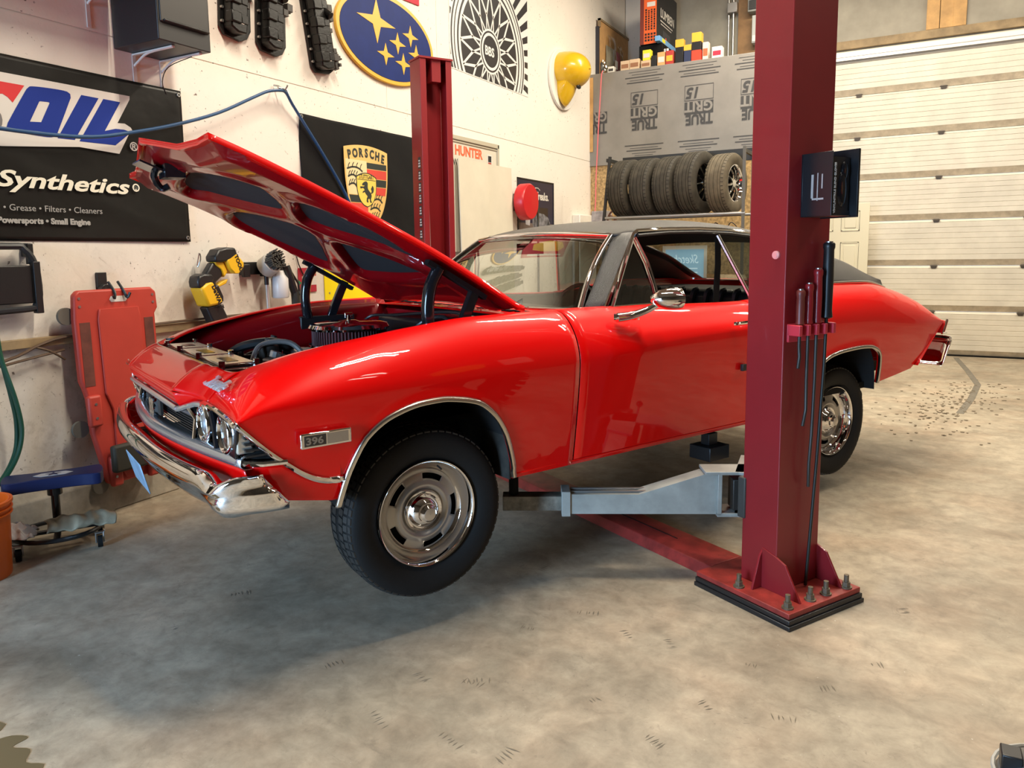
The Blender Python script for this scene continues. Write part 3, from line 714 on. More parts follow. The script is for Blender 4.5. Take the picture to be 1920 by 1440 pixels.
mk('radiator', B().box(-.56, -.46, -.36, .36, .80, 1.03), BLACK, CAR)
mk('support_panel', B().box(-.69, -.52, -.68, .68, .98, 1.0), BLACKM, CAR)
mk('hood_stop', B().cyl((-.60, .62, 1.0), (-.60, .62, 1.075), .012, 8).cyl((-.60, .62, 1.075), (-.60, .62, 1.09), .022, 10), BLACK, CAR)
# engine with air cleaner
en = empty('engine', None, CAR)
mk('block', B().box(-.28, .45, -.20, .20, .80, .98), mat('block_orange_dark', (.10, .02, .01), .5), en, bev=.02)
for s in (-1, 1): mk('valve_cover', B().box(-.25, .42, -.07, .07, 0, .09).xf(Matrix.Translation((0, s*.25, .93)) @ Matrix.Rotation(-s*.5, 4, 'X')), CHROME, en, bev=.02)
mk('intake', B().box(-.20, .35, -.12, .12, .97, 1.05), STEEL, en, bev=.02)
ac = mk('air_cleaner_lid', B().lathe([(0.001, .030), (.03, .030), (.05, .022), (.15, .020), (.178, .014), (.188, .0), (.186, -.010), (.17, -.012)], 48, (.05, -.05, 1.150), 'z'), CHROME, en, sm=40)
mk('air_cleaner_base', B().lathe([(.001, 0), (.17, 0), (.19, .008), (.188, .018)], 48, (.05, -.05, 1.055), 'z'), CHROME, en, sm=40)
mk('filter_element', B().lathe([(.166, .01), (.166, .085)], 48, (.05, -.05, 1.06), 'z'), mat('filter_red', (.10, .008, .008), .8), en)
b_ = B()
for k in range(72):
    t = k*2*PI/72; b_.cyl((.05+.170*math.cos(t), -.05+.170*math.sin(t), 1.068), (.05+.170*math.cos(t), -.05+.170*math.sin(t), 1.143), .0035, 5, cap=False)
mk('filter_pleats', b_, mat('filter_pleat', (.045, .004, .006), .7), en)
mk('wing_nut', B().cyl((.05, -.05, 1.175), (.05, -.05, 1.205), .010, 10).box(.03, .07, -.053, -.047, 1.19, 1.215), CHROME, en, bev=.002)
HOSE = mat('hose_black', (.012, .012, .013), .35)
for P, r, mm in (([(-.45, .28, 1.0), (-.38, .18, 1.07), (-.25, .10, 1.085), (-.15, .12, 1.02)], .022, HOSE), ([(-.42, -.05, 1.0), (-.35, .02, 1.085), (-.22, .0, 1.09), (-.15, -.05, 1.0)], .012, mat('braided', (.30, .29, .27), .4, .5)),
                 ([(.26, -.10, 1.02), (.38, -.12, 1.14), (.45, -.25, 1.18), (.42, -.40, 1.10)], .010, HOSE), ([(.20, .30, 1.02), (.33, .33, 1.15), (.40, .15, 1.17), (.50, -.30, 1.20), (.44, -.50, 1.12)], .008, HOSE), ([(-.30, -.30, .98), (-.1, -.33, 1.06), (.2, -.35, 1.08), (.5, -.45, 1.06)], .010, HOSE)):
    mk('hose', B().tube(P, r, 8, smooth=6), mm, en)
for c_, r, hgt, mm in (((-.30, .06, .98), .045, .10, DARK), ((-.33, -.10, .96), .05, .08, STEEL), ((-.20, -.22, .96), .035, .09, CHROME), ((-.24, .18, 1.0), .03, .08, DARK)):
    mk('accessory', B().cyl(c_, (c_[0], c_[1], c_[2]+hgt), r, 16).cyl((c_[0], c_[1], c_[2]+hgt), (c_[0]+.01, c_[1], c_[2]+hgt+.03), r*.5, 10).box(c_[0]-r*.3, c_[0]+r*1.4, c_[1]-.01, c_[1]+.01, c_[2]+.02, c_[2]+.05), mm, en, bev=.004)
b_ = B()
for k in range(26):
    x, y = random.uniform(-.42, -.16), random.uniform(-.40, .35); r = random.uniform(.008, .022)
    b_.cyl((x, y, .95), (x+random.uniform(-.03, .03), y+random.uniform(-.03, .03), 1.0+random.uniform(.0, .06)), r, 8)
    b_.box(x, x+.05, y, y+.03, .98, 1.0+random.uniform(0, .04))
mk('fittings', b_, DARK, en)
mk('heater_box', B().box(.42, .63, -.15, .40, 1.0, 1.16), BLACK, CAR, bev=.02)
mk('brake_booster', B().cyl((.62, -.42, 1.03), (.50, -.42, 1.03), .12, 24).cyl((.50, -.42, 1.03), (.40, -.42, 1.04), .045, 14), BLACK, CAR, bev=.008)

# ---- hood, raised
HD = empty('hood', None, CAR)
HN = [(-.716, 1.887), (-.60, 1.842), (-.303, 1.712), (.0, 1.568), (.184, 1.474), (.40, 1.350), (.574, 1.247)]
def hz(u): return smt(HN, u) if u > -.716 else 1.887+(u+.716)*-.36
def crown(u, a):
    k = max(0, min(1, (-.45-u)/.22)); soft = .032*(1-a**2.2)+.010*(1-min(1, max(0, (a-.50)/.10))); V_ = .044*(1-a/.55) if a < .55 else -.012*(1-abs(a-.66)/.34)
    if a < .55: V_ = -.008+.050*(1-a/.55)
    else: V_ = -.008*(1-min(1, (a-.55)/.35))
    return soft*(1-k)+V_*k
def hu(t, v):                   # t 0 rear .. 1 front
    a = abs(v)/.705
    rear = .585+.11*(1-a*a); front = -.716-.078*max(0, 1-a/.80)
    return rear+(front-rear)*t
def htop(t, wv, off=0.0):
    v = -.705+1.41*wv; u = hu(t, v); a = abs(v)/.705
    z = hz(u)+crown(u, a)-off
    return (u, v, z)
mk('skin', B().grid(htop, 40, 48), PAINT, HD, sm=40, flip=(2, 1), solid=.003)
# folded rim round the edge
edge = [htop(i/40, 0) for i in range(41)]+[htop(1, j/48) for j in range(1, 49)]+[htop(1-i/40, 1) for i in range(1, 41)]
vs = []
cx_, cy_ = -.05, 0
for x, y, z in edge:
    ix = x+(.012 if x < -.6 else 0); iy = y*(1-.015/abs(y)) if abs(y) > .66 else y
    vs += [(x, y, z), (x, y, z-.022), (ix+(.014 if x < -.6 else 0), iy*.985, z-.026)]
mk('rim', B().add(vs, [(i*3+j, i*3+3+j, i*3+4+j, i*3+1+j) for i in range(len(edge)-1) for j in range(2)]), PAINT, HD, sm=60, solid=.002)
# inner frame with four padded openings
padA = sp2([(-.585, 0), (-.57, .26), (-.525, .37), (-.47, .355), (-.38, .26), (-.30, .15), (-.235, .03), (-.235, -.03), (-.30, -.15), (-.38, -.26), (-.47, -.355), (-.525, -.37), (-.57, -.26)], 4)
padB = sp2([(-.30, .40), (-.24, .24), (-.17, .12), (-.12, .075), (-.05, .12), (.04, .26), (.15, .43), (.20, .53), (.13, .575), (-.02, .61), (-.20, .60), (-.29, .52)], 4)
padC = [(u, -v) for u, v in padB]
padD = sp2([(.045, 0), (.075, .07), (.14, .16), (.23, .27), (.30, .33), (.33, .28), (.35, 0), (.33, -.28), (.30, -.33), (.23, -.27), (.14, -.16), (.075, -.07)], 4)
def zin(u, v, d): 
    a = abs(v)/.705; return hz(u)+crown(u, a)-d
def inside(p, poly_):
    x, y = p; c = False; n = len(poly_)
    for i in range(n):
        x1, y1 = poly_[i]; x2, y2 = poly_[i-1]
        if (y1 > y) != (y2 > y) and x < (x2-x1)*(y-y1)/(y2-y1)+x1: c = not c
    return c
def dist(p, poly_):
    best = 9; n = len(poly_)
    for i in range(n):
        ax, ay = poly_[i-1]; bx, by = poly_[i]; dx, dy = bx-ax, by-ay; l = dx*dx+dy*dy
        t = 0 if l == 0 else max(0, min(1, ((p[0]-ax)*dx+(p[1]-ay)*dy)/l)); best = min(best, math.hypot(p[0]-ax-t*dx, p[1]-ay-t*dy))
    return best
pads = (padA, padB, padC, padD)
def inner(t, wv):
    v = -.685+1.37*wv; a = abs(v)/.705; r_ = .56+.10*(1-a*a); f_ = -.702-.070*max(0, 1-a/.80)
    u = r_+(f_-r_)*t; p = (u, v); d = min(dist(p, q) for q in pads); ins = any(inside(p, q) for q in pads)
    e = min(abs(u-r_), abs(u-f_), .685-abs(v))
    if ins: depth = .022
    else: depth = .022+.040*min(1, d/.030)**.7 if d < .03 else .062
    if not ins and e < .05: depth = .024+(depth-.024)*(e/.05)
    if not ins and d > .05: depth -= .012*min(1, (d-.05)/.04)
    return (u, v, zin(u, v, depth))
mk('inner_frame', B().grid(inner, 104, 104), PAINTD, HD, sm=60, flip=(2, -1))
for q in pads:
    c_ = (sum(p[0] for p in q)/len(q), sum(p[1] for p in q)/len(q)); n = len(q); vs = []; fs = []
    rings = 8
    for k in range(rings+1):
        f = k/rings*.985
        vs += [(c_[0]+(x-c_[0])*f, c_[1]+(y-c_[1])*f, zin(c_[0]+(x-c_[0])*f, c_[1]+(y-c_[1])*f, .030)) for x, y in q]
    for k in range(rings): fs += [(k*n+i, k*n+(i+1) % n, (k+1)*n+(i+1) % n, (k+1)*n+i) for i in range(n)]
    mk('insulation_pad', B().add(vs, fs), PAD, HD, flip=(2, -1))
# latch plate and hook at the front edge
lt = empty('latch', None, HD)
zl = zin(-.68, 0, .03)
mk('plate', B().box(-.74, -.60, -.05, .10, -.008, .0).xf(Matrix.Translation((0, .1, zl-.045)) @ Matrix.Rotation(.4, 4, 'Y') @ Matrix.Translation((0, 0, -.27))), BLACKG, lt)
mk('hook', B().tube([(-.70, .12, zl-.01), (-.72, .14, zl-.06), (-.69, .16, zl-.11), (-.66, .15, zl-.10)], .014, 8, smooth=4).box(-.70, -.62, .02, .14, zl-.075, zl-.02), BLACKG, lt)
mk('front_brace', B().tube([(-.635, .62, zin(-.635, .62, .045)), (-.645, .0, zin(-.645, 0, .055)), (-.635, -.50, zin(-.635, -.5, .045))], .007, 6), PAINTD, HD)
mk('data_label', B().box(.36, .44, -.30, -.12, -.0015, .0015).xf(Matrix.Translation((0, 0, zin(.40, -.2, .066)+.18)) @ Matrix.Rotation(.46, 4, 'Y')), WHITE, HD) if False else None
# hinges with their springs: two bars a side, black
for s in (-1, 1):
    hg = empty('hood_hinge', None, CAR)
    y0 = s*.665
    bow = [(.130, y0, 1.14), (.118, y0, 1.25), (.135, y0, 1.35), (.175, y0, 1.42)]
    mk('spring', B().tube(bow, .027, 12, smooth=6), BLACKG, hg)
    mk('link', B().ribbon([(.26, y0, 1.13), (.30, y0, 1.22), (.355, y0, 1.335)], .045, .030, (0, 1, 0)), BLACKG, hg, bev=.004)
    mk('hood_strap', B().ribbon([(.12, y0, hz(.12)-.058), (.40, y0, hz(.40)-.058)], .035, .02, (0, 0, 1)), BLACKM, hg)
    mk('bracket', B().box(.08, .40, min(y0-.02, y0+.02), max(y0-.02, y0+.02), 1.06, 1.15), BLACK, hg, bev=.006)

# ---- greenhouse
WSB = lambda v: .885-.15*(1-(abs(v)/.74)**2)
def ws(a, t):
    v0 = -.735+1.47*a; v1 = -.575+1.15*a; ub = WSB(v0); ut = 1.232-.075*(1-(abs(v1)/.575)**2)
    zb_, zt = 1.212, 1.553+.018*(1-(v1/.575)**2)
    bul = .020*math.sin(PI*t); return (ub+(ut-ub)*t-bul, v0+(v1-v0)*t, zb_+(zt-zb_)*t+bul*.8)
mk('windshield', B().grid(ws, 28, 14), GLASS, CAR, sm=80)
for e0, e1, nm in (((0, 0), (0, 1), 's'), ((0, 1), (1, 1), 't'), ((1, 1), (1, 0), 's'), ((0, 0), (1, 0), 'b')):
    P = [ws(e0[0]+(e1[0]-e0[0])*i/24, e0[1]+(e1[1]-e0[1])*i/24) for i in range(25)]
    mk('windshield_moulding', B().tube([(x-.004, y, z+.004) for x, y, z in P], .013 if nm != 'b' else .008, 8), CHROME if nm != 'b' else SATIN, CAR, sm=60)
RC = [(1.14, 1.568), (1.25, 1.597), (1.4, 1.622), (1.7, 1.645), (2.0, 1.650), (2.35, 1.635), (2.65, 1.585), (2.95, 1.48), (3.25, 1.345), (3.44, 1.262)]
RE = [(1.14, 1.540), (1.24, 1.556), (1.33, 1.572), (1.55, 1.589), (1.8, 1.593), (2.05, 1.587), (2.3, 1.567), (2.6, 1.52), (2.85, 1.46), (3.12, 1.385), (3.3, 1.312), (3.44, 1.262)]
RV = [(1.14, .545), (1.24, .60), (1.35, .625), (2.2, .63), (2.6, .64), (3.0, .68), (3.44, .77)]
def roof(a, t):
    wv = -1+2*a; k = abs(wv); u = 1.16+(2.66-1.16)*t
    if t < .15: u += -.0+.085*(k**2)*(1-t/.15)*1.0-.01
    e = smt(RE, u); c = smt(RC, u)+.006; V_ = lin(RV, u)
    z = e+(c-e)*(1-k**2.6)
    return (u, wv*V_, z+.006)
mk('roof', B().grid(roof, 40, 44), VINYL, CAR, sm=60, flip=(2, 1), solid=.012)
for s in (-1, 1):
    # vinyl A pillar
    p0 = [(.893, s*.742, 1.214), (1.236, s*.580, 1.556)]; p1 = [(.985, s*.785, 1.214), (1.335, s*.630, 1.572)]
    def apl(a, t):
        q0 = [p0[0][i]+(p0[1][i]-p0[0][i])*a for i in range(3)]; q1 = [p1[0][i]+(p1[1][i]-p1[0][i])*a for i in range(3)]
        bl = .012*math.sin(PI*t); return (q0[0]+(q1[0]-q0[0])*t, q0[1]+(q1[1]-q0[1])*t+s*bl, q0[2]+(q1[2]-q0[2])*t+bl*.5)
    mk('windshield_pillar', B().grid(apl, 10, 6), VINYL, CAR, sm=60, flip=(1, s), solid=.01)
    mk('drip_rail', B().tube([(.985, s*.790, 1.216), (1.16, s*.712, 1.398), (1.322, s*.640, 1.562), (1.345, s*.640, 1.578), (1.55, s*.645, 1.588), (1.8, s*.645, 1.592), (2.05, s*.645, 1.585), (2.3, s*.645, 1.565), (2.52, s*.65, 1.53)], .010, 8), CHROME, CAR)
    mk('window_header', B().tube([(1.335, s*.655, 1.555), (1.55, s*.66, 1.569), (1.8, s*.66, 1.573), (2.05, s*.66, 1.565), (2.3, s*.66, 1.545), (2.50, s*.665, 1.51)], .009, 6), BLACK, CAR)
    # vent window
    va, vb, vc = (1.020, s*.800, 1.224), (1.262, s*.690, 1.540), (1.315, s*.800, 1.224)
    mk('vent_window', B().add([va, vb, vc], [(0, 1, 2)]), GLASS, CAR, nsm=True)
    mk('vent_frame', B().tube([va, (1.14, s*.746, 1.385), vb], .009, 8).tube([vb, (1.30, s*.735, 1.42), (1.318, s*.77, 1.31), vc], .008, 8).tube([va, vc], .007, 6), CHROME, CAR)
    mk('door_window_post', B().tube([(1.285, s*.685, 1.545), (1.325, s*.735, 1.42), (1.34, s*.77, 1.31), (1.338, s*.802, 1.216)], .007, 6), CHROME, CAR)
    # quarter glass behind the door glass (door window is wound down)
    def qg(a, t):
        ub, ut = 2.055+a*.50, 1.925+a*.52
        z1 = smt(RE, ut)-.035-.10*max(0, a-.6)
        q0 = (ub, s*.800, 1.212+.03*a); q1 = (ut, s*.672, z1)
        return tuple(q0[i]+(q1[i]-q0[i])*t for i in range(3))
    mk('quarter_window', B().grid(qg, 8, 6), GLASS, CAR, sm=80)
    mk('quarter_window_frame', B().tube([qg(0, t/8) for t in range(9)], .011, 8), SATIN, CAR)
    # sail panel
    SB = [(2.45, .812), (2.8, .822), (3.1, .822), (3.3, .808), (3.46, .785)]
    def sail(a, t):
        u0 = 2.50+a*.95; ub = 2.56+a*.90
        e = (u0, s*(lin(RV, u0)), smt(RE, u0)+.006); bt = (ub, s*lin(SB, ub), min(Sz(ub)+.002, 1.268))
        bl = .02*math.sin(PI*t)*(1-a); return (e[0]+(bt[0]-e[0])*t, e[1]+(bt[1]-e[1])*t+s*bl, e[2]+(bt[2]-e[2])*t)
    mk('sail_panel', B().grid(sail, 24, 8), VINYL, CAR, sm=60, flip=(1, s), solid=.01)
    def sinn(a, t):
        u0 = 2.62+a*.83
        e = (u0, s*(lin(RV, u0)), smt(RE, u0)+.006); q = (2.66+a*.72, s*(.57+.03*a), smt(RC, 2.66+a*.72)-.03)
        q = (q[0], q[1], min(q[2], e[2]+.01)); return tuple(e[i]+(q[i]-e[i])*t for i in range(3))
    mk('sail_return', B().grid(sinn, 20, 3), VINYL, CAR, sm=60, flip=(2, 1), solid=.01)
    mk('vinyl_moulding', B().tube([(ub, s*(lin(SB, ub)+.004), min(Sz(ub)+.004, 1.270)) for ub in [2.56+.9*i/12 for i in range(13)]], .009, 8), SATIN, CAR)
# rear window, deck lid, tail
mk('rear_window', B().grid(lambda a, t: (2.66+.60*t, (-1+2*a)*(.565+.02*t), smt(RC, 2.66+.60*t)-.035-.05*t), 16, 8), GLASS, CAR, sm=80)
mk('rear_window_moulding', B().tube([(3.27, -.59, 1.252), (3.28, 0, 1.262), (3.27, .59, 1.252)], .010, 8), CHROME, CAR)
def deck(a, t):
    wv = -1+2*a; u = 3.26+.84*t; return (u, wv*.735, Sz(u)+.018*(1-wv*wv)-.006)
mk('trunk_lid', B().grid(deck, 20, 20), PAINT, CAR, sm=60, flip=(2, 1), solid=.003)
def tail(a, t):
    wv = -1+2*a; u = 4.10-.40*t; z = .968-.27*t; return (u+.03*(1-abs(wv)**4), wv*(.885+.03*t), z+(.018*(1-wv*wv))*(1-t))
mk('tail_panel', B().grid(tail, 20, 8), PAINT, CAR, sm=60, flip=(0, 1), solid=.003)
def rb(a, t):
    v = -1+2*a; k = abs(v); q = max(0, (k-.86)/.14); th = q*PI/2
    y = math.copysign(k if k < .86 else .86+.09*math.sin(th), v)
    uo = 4.145 if k < .86 else 4.145-.10*q**1.6
    sec = [(.0, .0), (.022, -.008), (.03, -.03), (.015, -.05), (-.02, -.08), (-.10, -.165), (-.13, -.19), (-.17, -.19)]
    du, dz = sec[int(round(t*7))]; k2 = 1-.35*q
    return (uo+du*k2+.0, y, .862+dz)
mk('rear_bumper', B().grid(rb, 60, 7), CHROME, CAR, sm=60, flip=(0, 1), solid=.004)
for s in (-1, 1):
    mk('tail_lamp', B().poly([(4.05, .885), (4.115, .965), (4.135, .965), (4.09, .885)], s*.52, s*.90).xf(Matrix(((1, 0, 0, 0), (0, 0, 1, 0), (0, 1, 0, 0), (0, 0, 0, 1)))), mat('tail_lens', (.35, .01, .01), .15, coat=.5), CAR, bev=.004)
    mk('tail_lamp_frame', B().tube([(4.035, s*.905, .885), (4.13, s*.892, .972), (4.14, s*.892, .965)], .007, 6).tube([(4.035, s*.905, .885), (4.11, s*.90, .885)], .007, 6), CHROME, CAR)
    mk('tailpipe', B().cyl((3.05, s*.60, .52), (3.42, s*.66, .50), .036, 18).cyl((3.36, s*.65, .503), (3.42, s*.66, .50), .045, 18), DARK, CAR)
# interior
it = empty('interior', None, CAR)
mk('floor_pan', B().box(.70, 3.2, -.84, .84, .60, .64), BLACKM, it)
mk('dashboard', B().box(.88, 1.10, -.72, .72, 1.02, 1.205), BLACK, it, bev=.03)
mk('headliner', B().grid(lambda a, t: (1.25+1.35*t, (-1+2*a)*.58, smt(RE, 1.25+1.35*t)-.012+.02*(1-(2*a-1)**2)), 8, 8), mat('headliner_black', (.012, .011, .011), .8), it)
st = mk('steering_wheel', B().tube([(.155*math.cos(k*2*PI/40), .155*math.sin(k*2*PI/40), 0) for k in range(40)], .012, 8, closed=True).cyl((0, 0, -.03), (0, 0, .012), .035, 16).tube([(-.15, 0, 0), (0, 0, -.01), (.15, 0, 0)], .009, 6).tube([(0, 0, -.01), (0, .15, 0)], .009, 6).xf(Matrix.Translation((1.16, -.36, 1.17)) @ Matrix.Rotation(math.radians(-62), 4, 'Y')), BLACKG, it)
mk('front_seat', B().box(1.45, 1.62, -.66, .66, .72, 1.10).box(1.20, 1.55, -.66, .66, .68, .84), SEAT, it, bev=.05)
mk('rear_seat', B().box(2.50, 2.72, -.68, .68, .72, 1.225).box(2.15, 2.6, -.68, .68, .68, .86), SEAT, it, bev=.05)
b_ = B()
for k in range(12):
    v = -.60+k*.109; b_.tube([(2.52, v, 1.222), (2.492, v+.012, 1.20), (2.488, v+.03, 1.06), (2.49, v+.03, .90)], .020, 6, smooth=3)
mk('rear_seat_pleats', b_, SEAT, it)
mk('parcel_shelf', B().box(2.70, 3.24, -.70, .70, 1.20, 1.215), BLACK, it)
mk('quarter_trim', B().box(2.0, 2.7, .78, .80, .70, 1.2).box(2.0, 2.7, -.80, -.78, .70, 1.18), BLACK, it)
mk('door_trim', B().box(.95, 1.98, .77, .79, .70, 1.19).box(.95, 1.98, -.79, -.77, .70, 1.19), BLACK, it)
mk('seat_belt', B().ribbon([(2.02, -.60, 1.545), (2.0, -.62, 1.40), (1.93, -.66, 1.10)], .045, .006, (0, 1, 0)), BLACKM, it)
mk('rear_mirror', B().box(1.16, 1.18, -.11, .11, 1.47, 1.53).cyl((1.17, 0, 1.53), (1.20, 0, 1.56), .006, 6), BLACK, it, bev=.006)
# underbody
mk('underbody', B().box(.40, 2.40, -.85, .85, .555, .60).box(-.60, .45, -.45, .45, .55, .62).box(2.4, 3.9, -.60, .60, .62, .70), BLACKM, CAR)
mk('frame_rails', B().box(.3, 2.4, -.62, -.54, .50, .56).box(.3, 2.4, .54, .62, .50, .56), BLACKM, CAR)
mk('axle', B().cyl((2.845, -.70, .44), (2.845, .70, .44), .04, 16).sph((2.845, 0, .44), .13, 16, 10), DARK, CAR)
mk('front_suspension', B().cyl((0, -.70, .47), (.02, -.35, .50), .03, 10).cyl((0, .70, .47), (.02, .35, .50), .03, 10).cyl((0, -.45, .50), (0, -.42, .85), .05, 12).cyl((0, .45, .50), (0, .42, .85), .05, 12), DARK, CAR)
for s in (-1, 1): mk('splash_shield', B().box(.345, .352, min(s*.55, s*.90), max(s*.55, s*.90), .56, .80), mat('dirty_black', (.03, .026, .02), .8, vary=.6, vscale=20), CAR)
# mirror and handles
dm = empty('door_mirror', None, CAR)
mk('stalk', B().tube([(.925, -.925, 1.188), (1.0, -.945, 1.195), (1.07, -.985, 1.222), (1.105, -1.03, 1.258)], lambda t: .022-.010*t, 8, smooth=4).grid(lambda a, t: (.905+.16*a, -.918-.022*math.sin(PI*a)*math.sin(PI*t)-.01, 1.180+.028*t-.010*a), 8, 6), CHROME, dm, sm=60)
mk('shell', B().lathe([(.001, -.060), (.02, -.055), (.042, -.030), (.056, .0), (.060, .030), (.061, .052), (.056, .055)], 28).xf(Matrix.Translation((1.115, -1.035, 1.268)) @ Matrix.Rotation(math.radians(-20), 4, 'Z') @ Matrix.Rotation(math.radians(90), 4, 'Y') @ Matrix.Diagonal((.85, 1.15, 1.15, 1))), CHROME, dm, sm=60)
mk('mirror_glass', B().lathe([(.001, .052), (.057, .053)], 28).xf(Matrix.Translation((1.115, -1.035, 1.268)) @ Matrix.Rotation(math.radians(-20), 4, 'Z') @ Matrix.Rotation(math.radians(90), 4, 'Y') @ Matrix.Diagonal((.85, 1.15, 1.15, 1))), CHROME, dm)
for s in (-1, 1):
    h = empty('door_handle', None, CAR)
    mk('grip', B().tube([(1.69, s*.968, 1.112), (1.72, s*.992, 1.116), (1.84, s*.992, 1.118), (1.87, s*.965, 1.116)], .009, 8, smooth=3), CHROME, h)
    mk('button', B().cyl((1.855, s*.955, 1.112), (1.855, s*.985, 1.112), .016, 14), CHROME, h)

mk('door_side_block', B().box(1.765, 1.80, -.972, -.955, .868, .902), BLACK, CAR, bev=.002)  # small plain black block on the driver side door
# ---- wheels
def make_wheel(name, M):
    w_ = empty(name, M, CAR)          # local: axle along z, outboard = +z
    R = .340
    # tyre
    prof = [(.208, .075), (.222, .088), (.25, .103), (.285, .110), (.312, .106), (.328, .094), (.334, .080), (.336, .04), (.3365, 0), (.336, -.04), (.334, -.080), (.328, -.094), (.312, -.106), (.25, -.103), (.205, -.085)]
    mk('tire', B().lathe(prof, 72), RUBBER, w_, sm=50)
    b_ = B(); N = 64
    for i in range(N):
        for (z0, z1, sh) in ((.058, .098, 0), (.014, .050, .5), (-.050, -.014, 0), (-.098, -.058, .5)):
            t0 = (i+sh)*2*PI/N; t1 = t0+.74*2*PI/N; sk = .03
            for_out = abs(z0+z1)/2 > .05
            ro0 = R if not (for_out and z1 > 0) else R; ri = .330
            def pt(r, t, z): return (r*math.cos(t+sk*(z*8)), r*math.sin(t+sk*(z*8)), z)
            rA = R-(.012 if z0 < -.09 else 0); rB_ = R-(.012 if z1 > .09 else 0)
            rAi = ri-(.01 if z0 < -.09 else 0); rBi = ri-(.01 if z1 > .09 else 0)
            vs = [pt(rAi, t0, z0), pt(rAi, t1, z0), pt(rBi, t1, z1), pt(rBi, t0, z1), pt(rA, t0, z0), pt(rA, t1, z0), pt(rB_, t1, z1), pt(rB_, t0, z1)]
            b_.add(vs, [(4, 5, 6, 7), (0, 4, 7, 3), (1, 2, 6, 5), (0, 1, 5, 4), (3, 7, 6, 2)])
    mk('tread', b_, mat('tread_rubber', (.020, .019, .017), .55), w_, nsm=True)
    mk('trim_ring', B().lathe([(.204, .070), (.211, .086), (.2125, .092), (.210, .096), (.205, .094), (.200, .084), (.196, .060), (.188, .040), (.178, .028), (.170, .024)], 72), CHROME, w_, sm=60)
    rp = [(.176, .020), (.168, .026), (.161, .040), (.156, .046), (.152, .048), (.127, .050), (.120, .052), (.112, .058), (.105, .060), (.098, .057), (.088, .046), (.080, .040), (.060, .040)]
    NA = 100
    def skip(i, k):
        t = (i % 20)+.5
        lim = 4.7 if k == 4 else 0
        return k == 4 and abs(t-10) < lim
    # refine slot radially
    rp2 = rp[:4]+[(.1525, .048), (.129, .050)]+rp[6:]
    mk('rim', B().lathe(rp2, NA, skip=skip), BRUSH, w_, sm=60, solid=.003)
    mk('brake_drum', B().lathe([(.001, .012), (.165, .012), (.168, -.06)], 40), BLACKM, w_)
    cap = [(.083, .040), (.084, .052), (.078, .060), (.070, .056), (.066, .060), (.060, .070), (.050, .080), (.040, .086), (.038, .096), (.030, .100), (.026, .106), (.020, .108), (.001, .110)]
    mk('centre_cap', B().lathe(cap, 48), CHROME, w_, sm=40)
    mk('cap_disc', B().lathe([(.024, .1075), (.024, .1095), (.001, .1115)], 32), mat('cap_silver', (.5, .48, .45), .3, .9), w_)
    mk('valve_stem', B().cyl((.155, .098, .05), (.150, .095, .085), .004, 8), BLACK, w_)
    return w_
def wheelM(u, v, z, steer=0, rot=0, s=-1):
    # outboard +z -> s*y
    base = Matrix(((1, 0, 0, 0), (0, 0, s, 0), (0, -s, 0, 0), (0, 0, 0, 1)))
    return Matrix.Translation((u, v, z)) @ Matrix.Rotation(steer, 4, 'Z') @ base @ Matrix.Rotation(rot, 4, 'Z')
FL = make_wheel('wheel', wheelM(0, -.745, .475, math.radians(-2.0), .62))
FL.matrix_local = wheelM(0, -.745, .475, math.radians(-2.0), .62)
for u, v, z, r, s in ((2.845, -.745, .432, .2, -1), (0, .745, .475, .9, 1), (2.845, .745, .432, .4, 1)):
    c = copy_tree(FL, CAR); c.matrix_local = wheelM(u, v, z, 0, r, s)

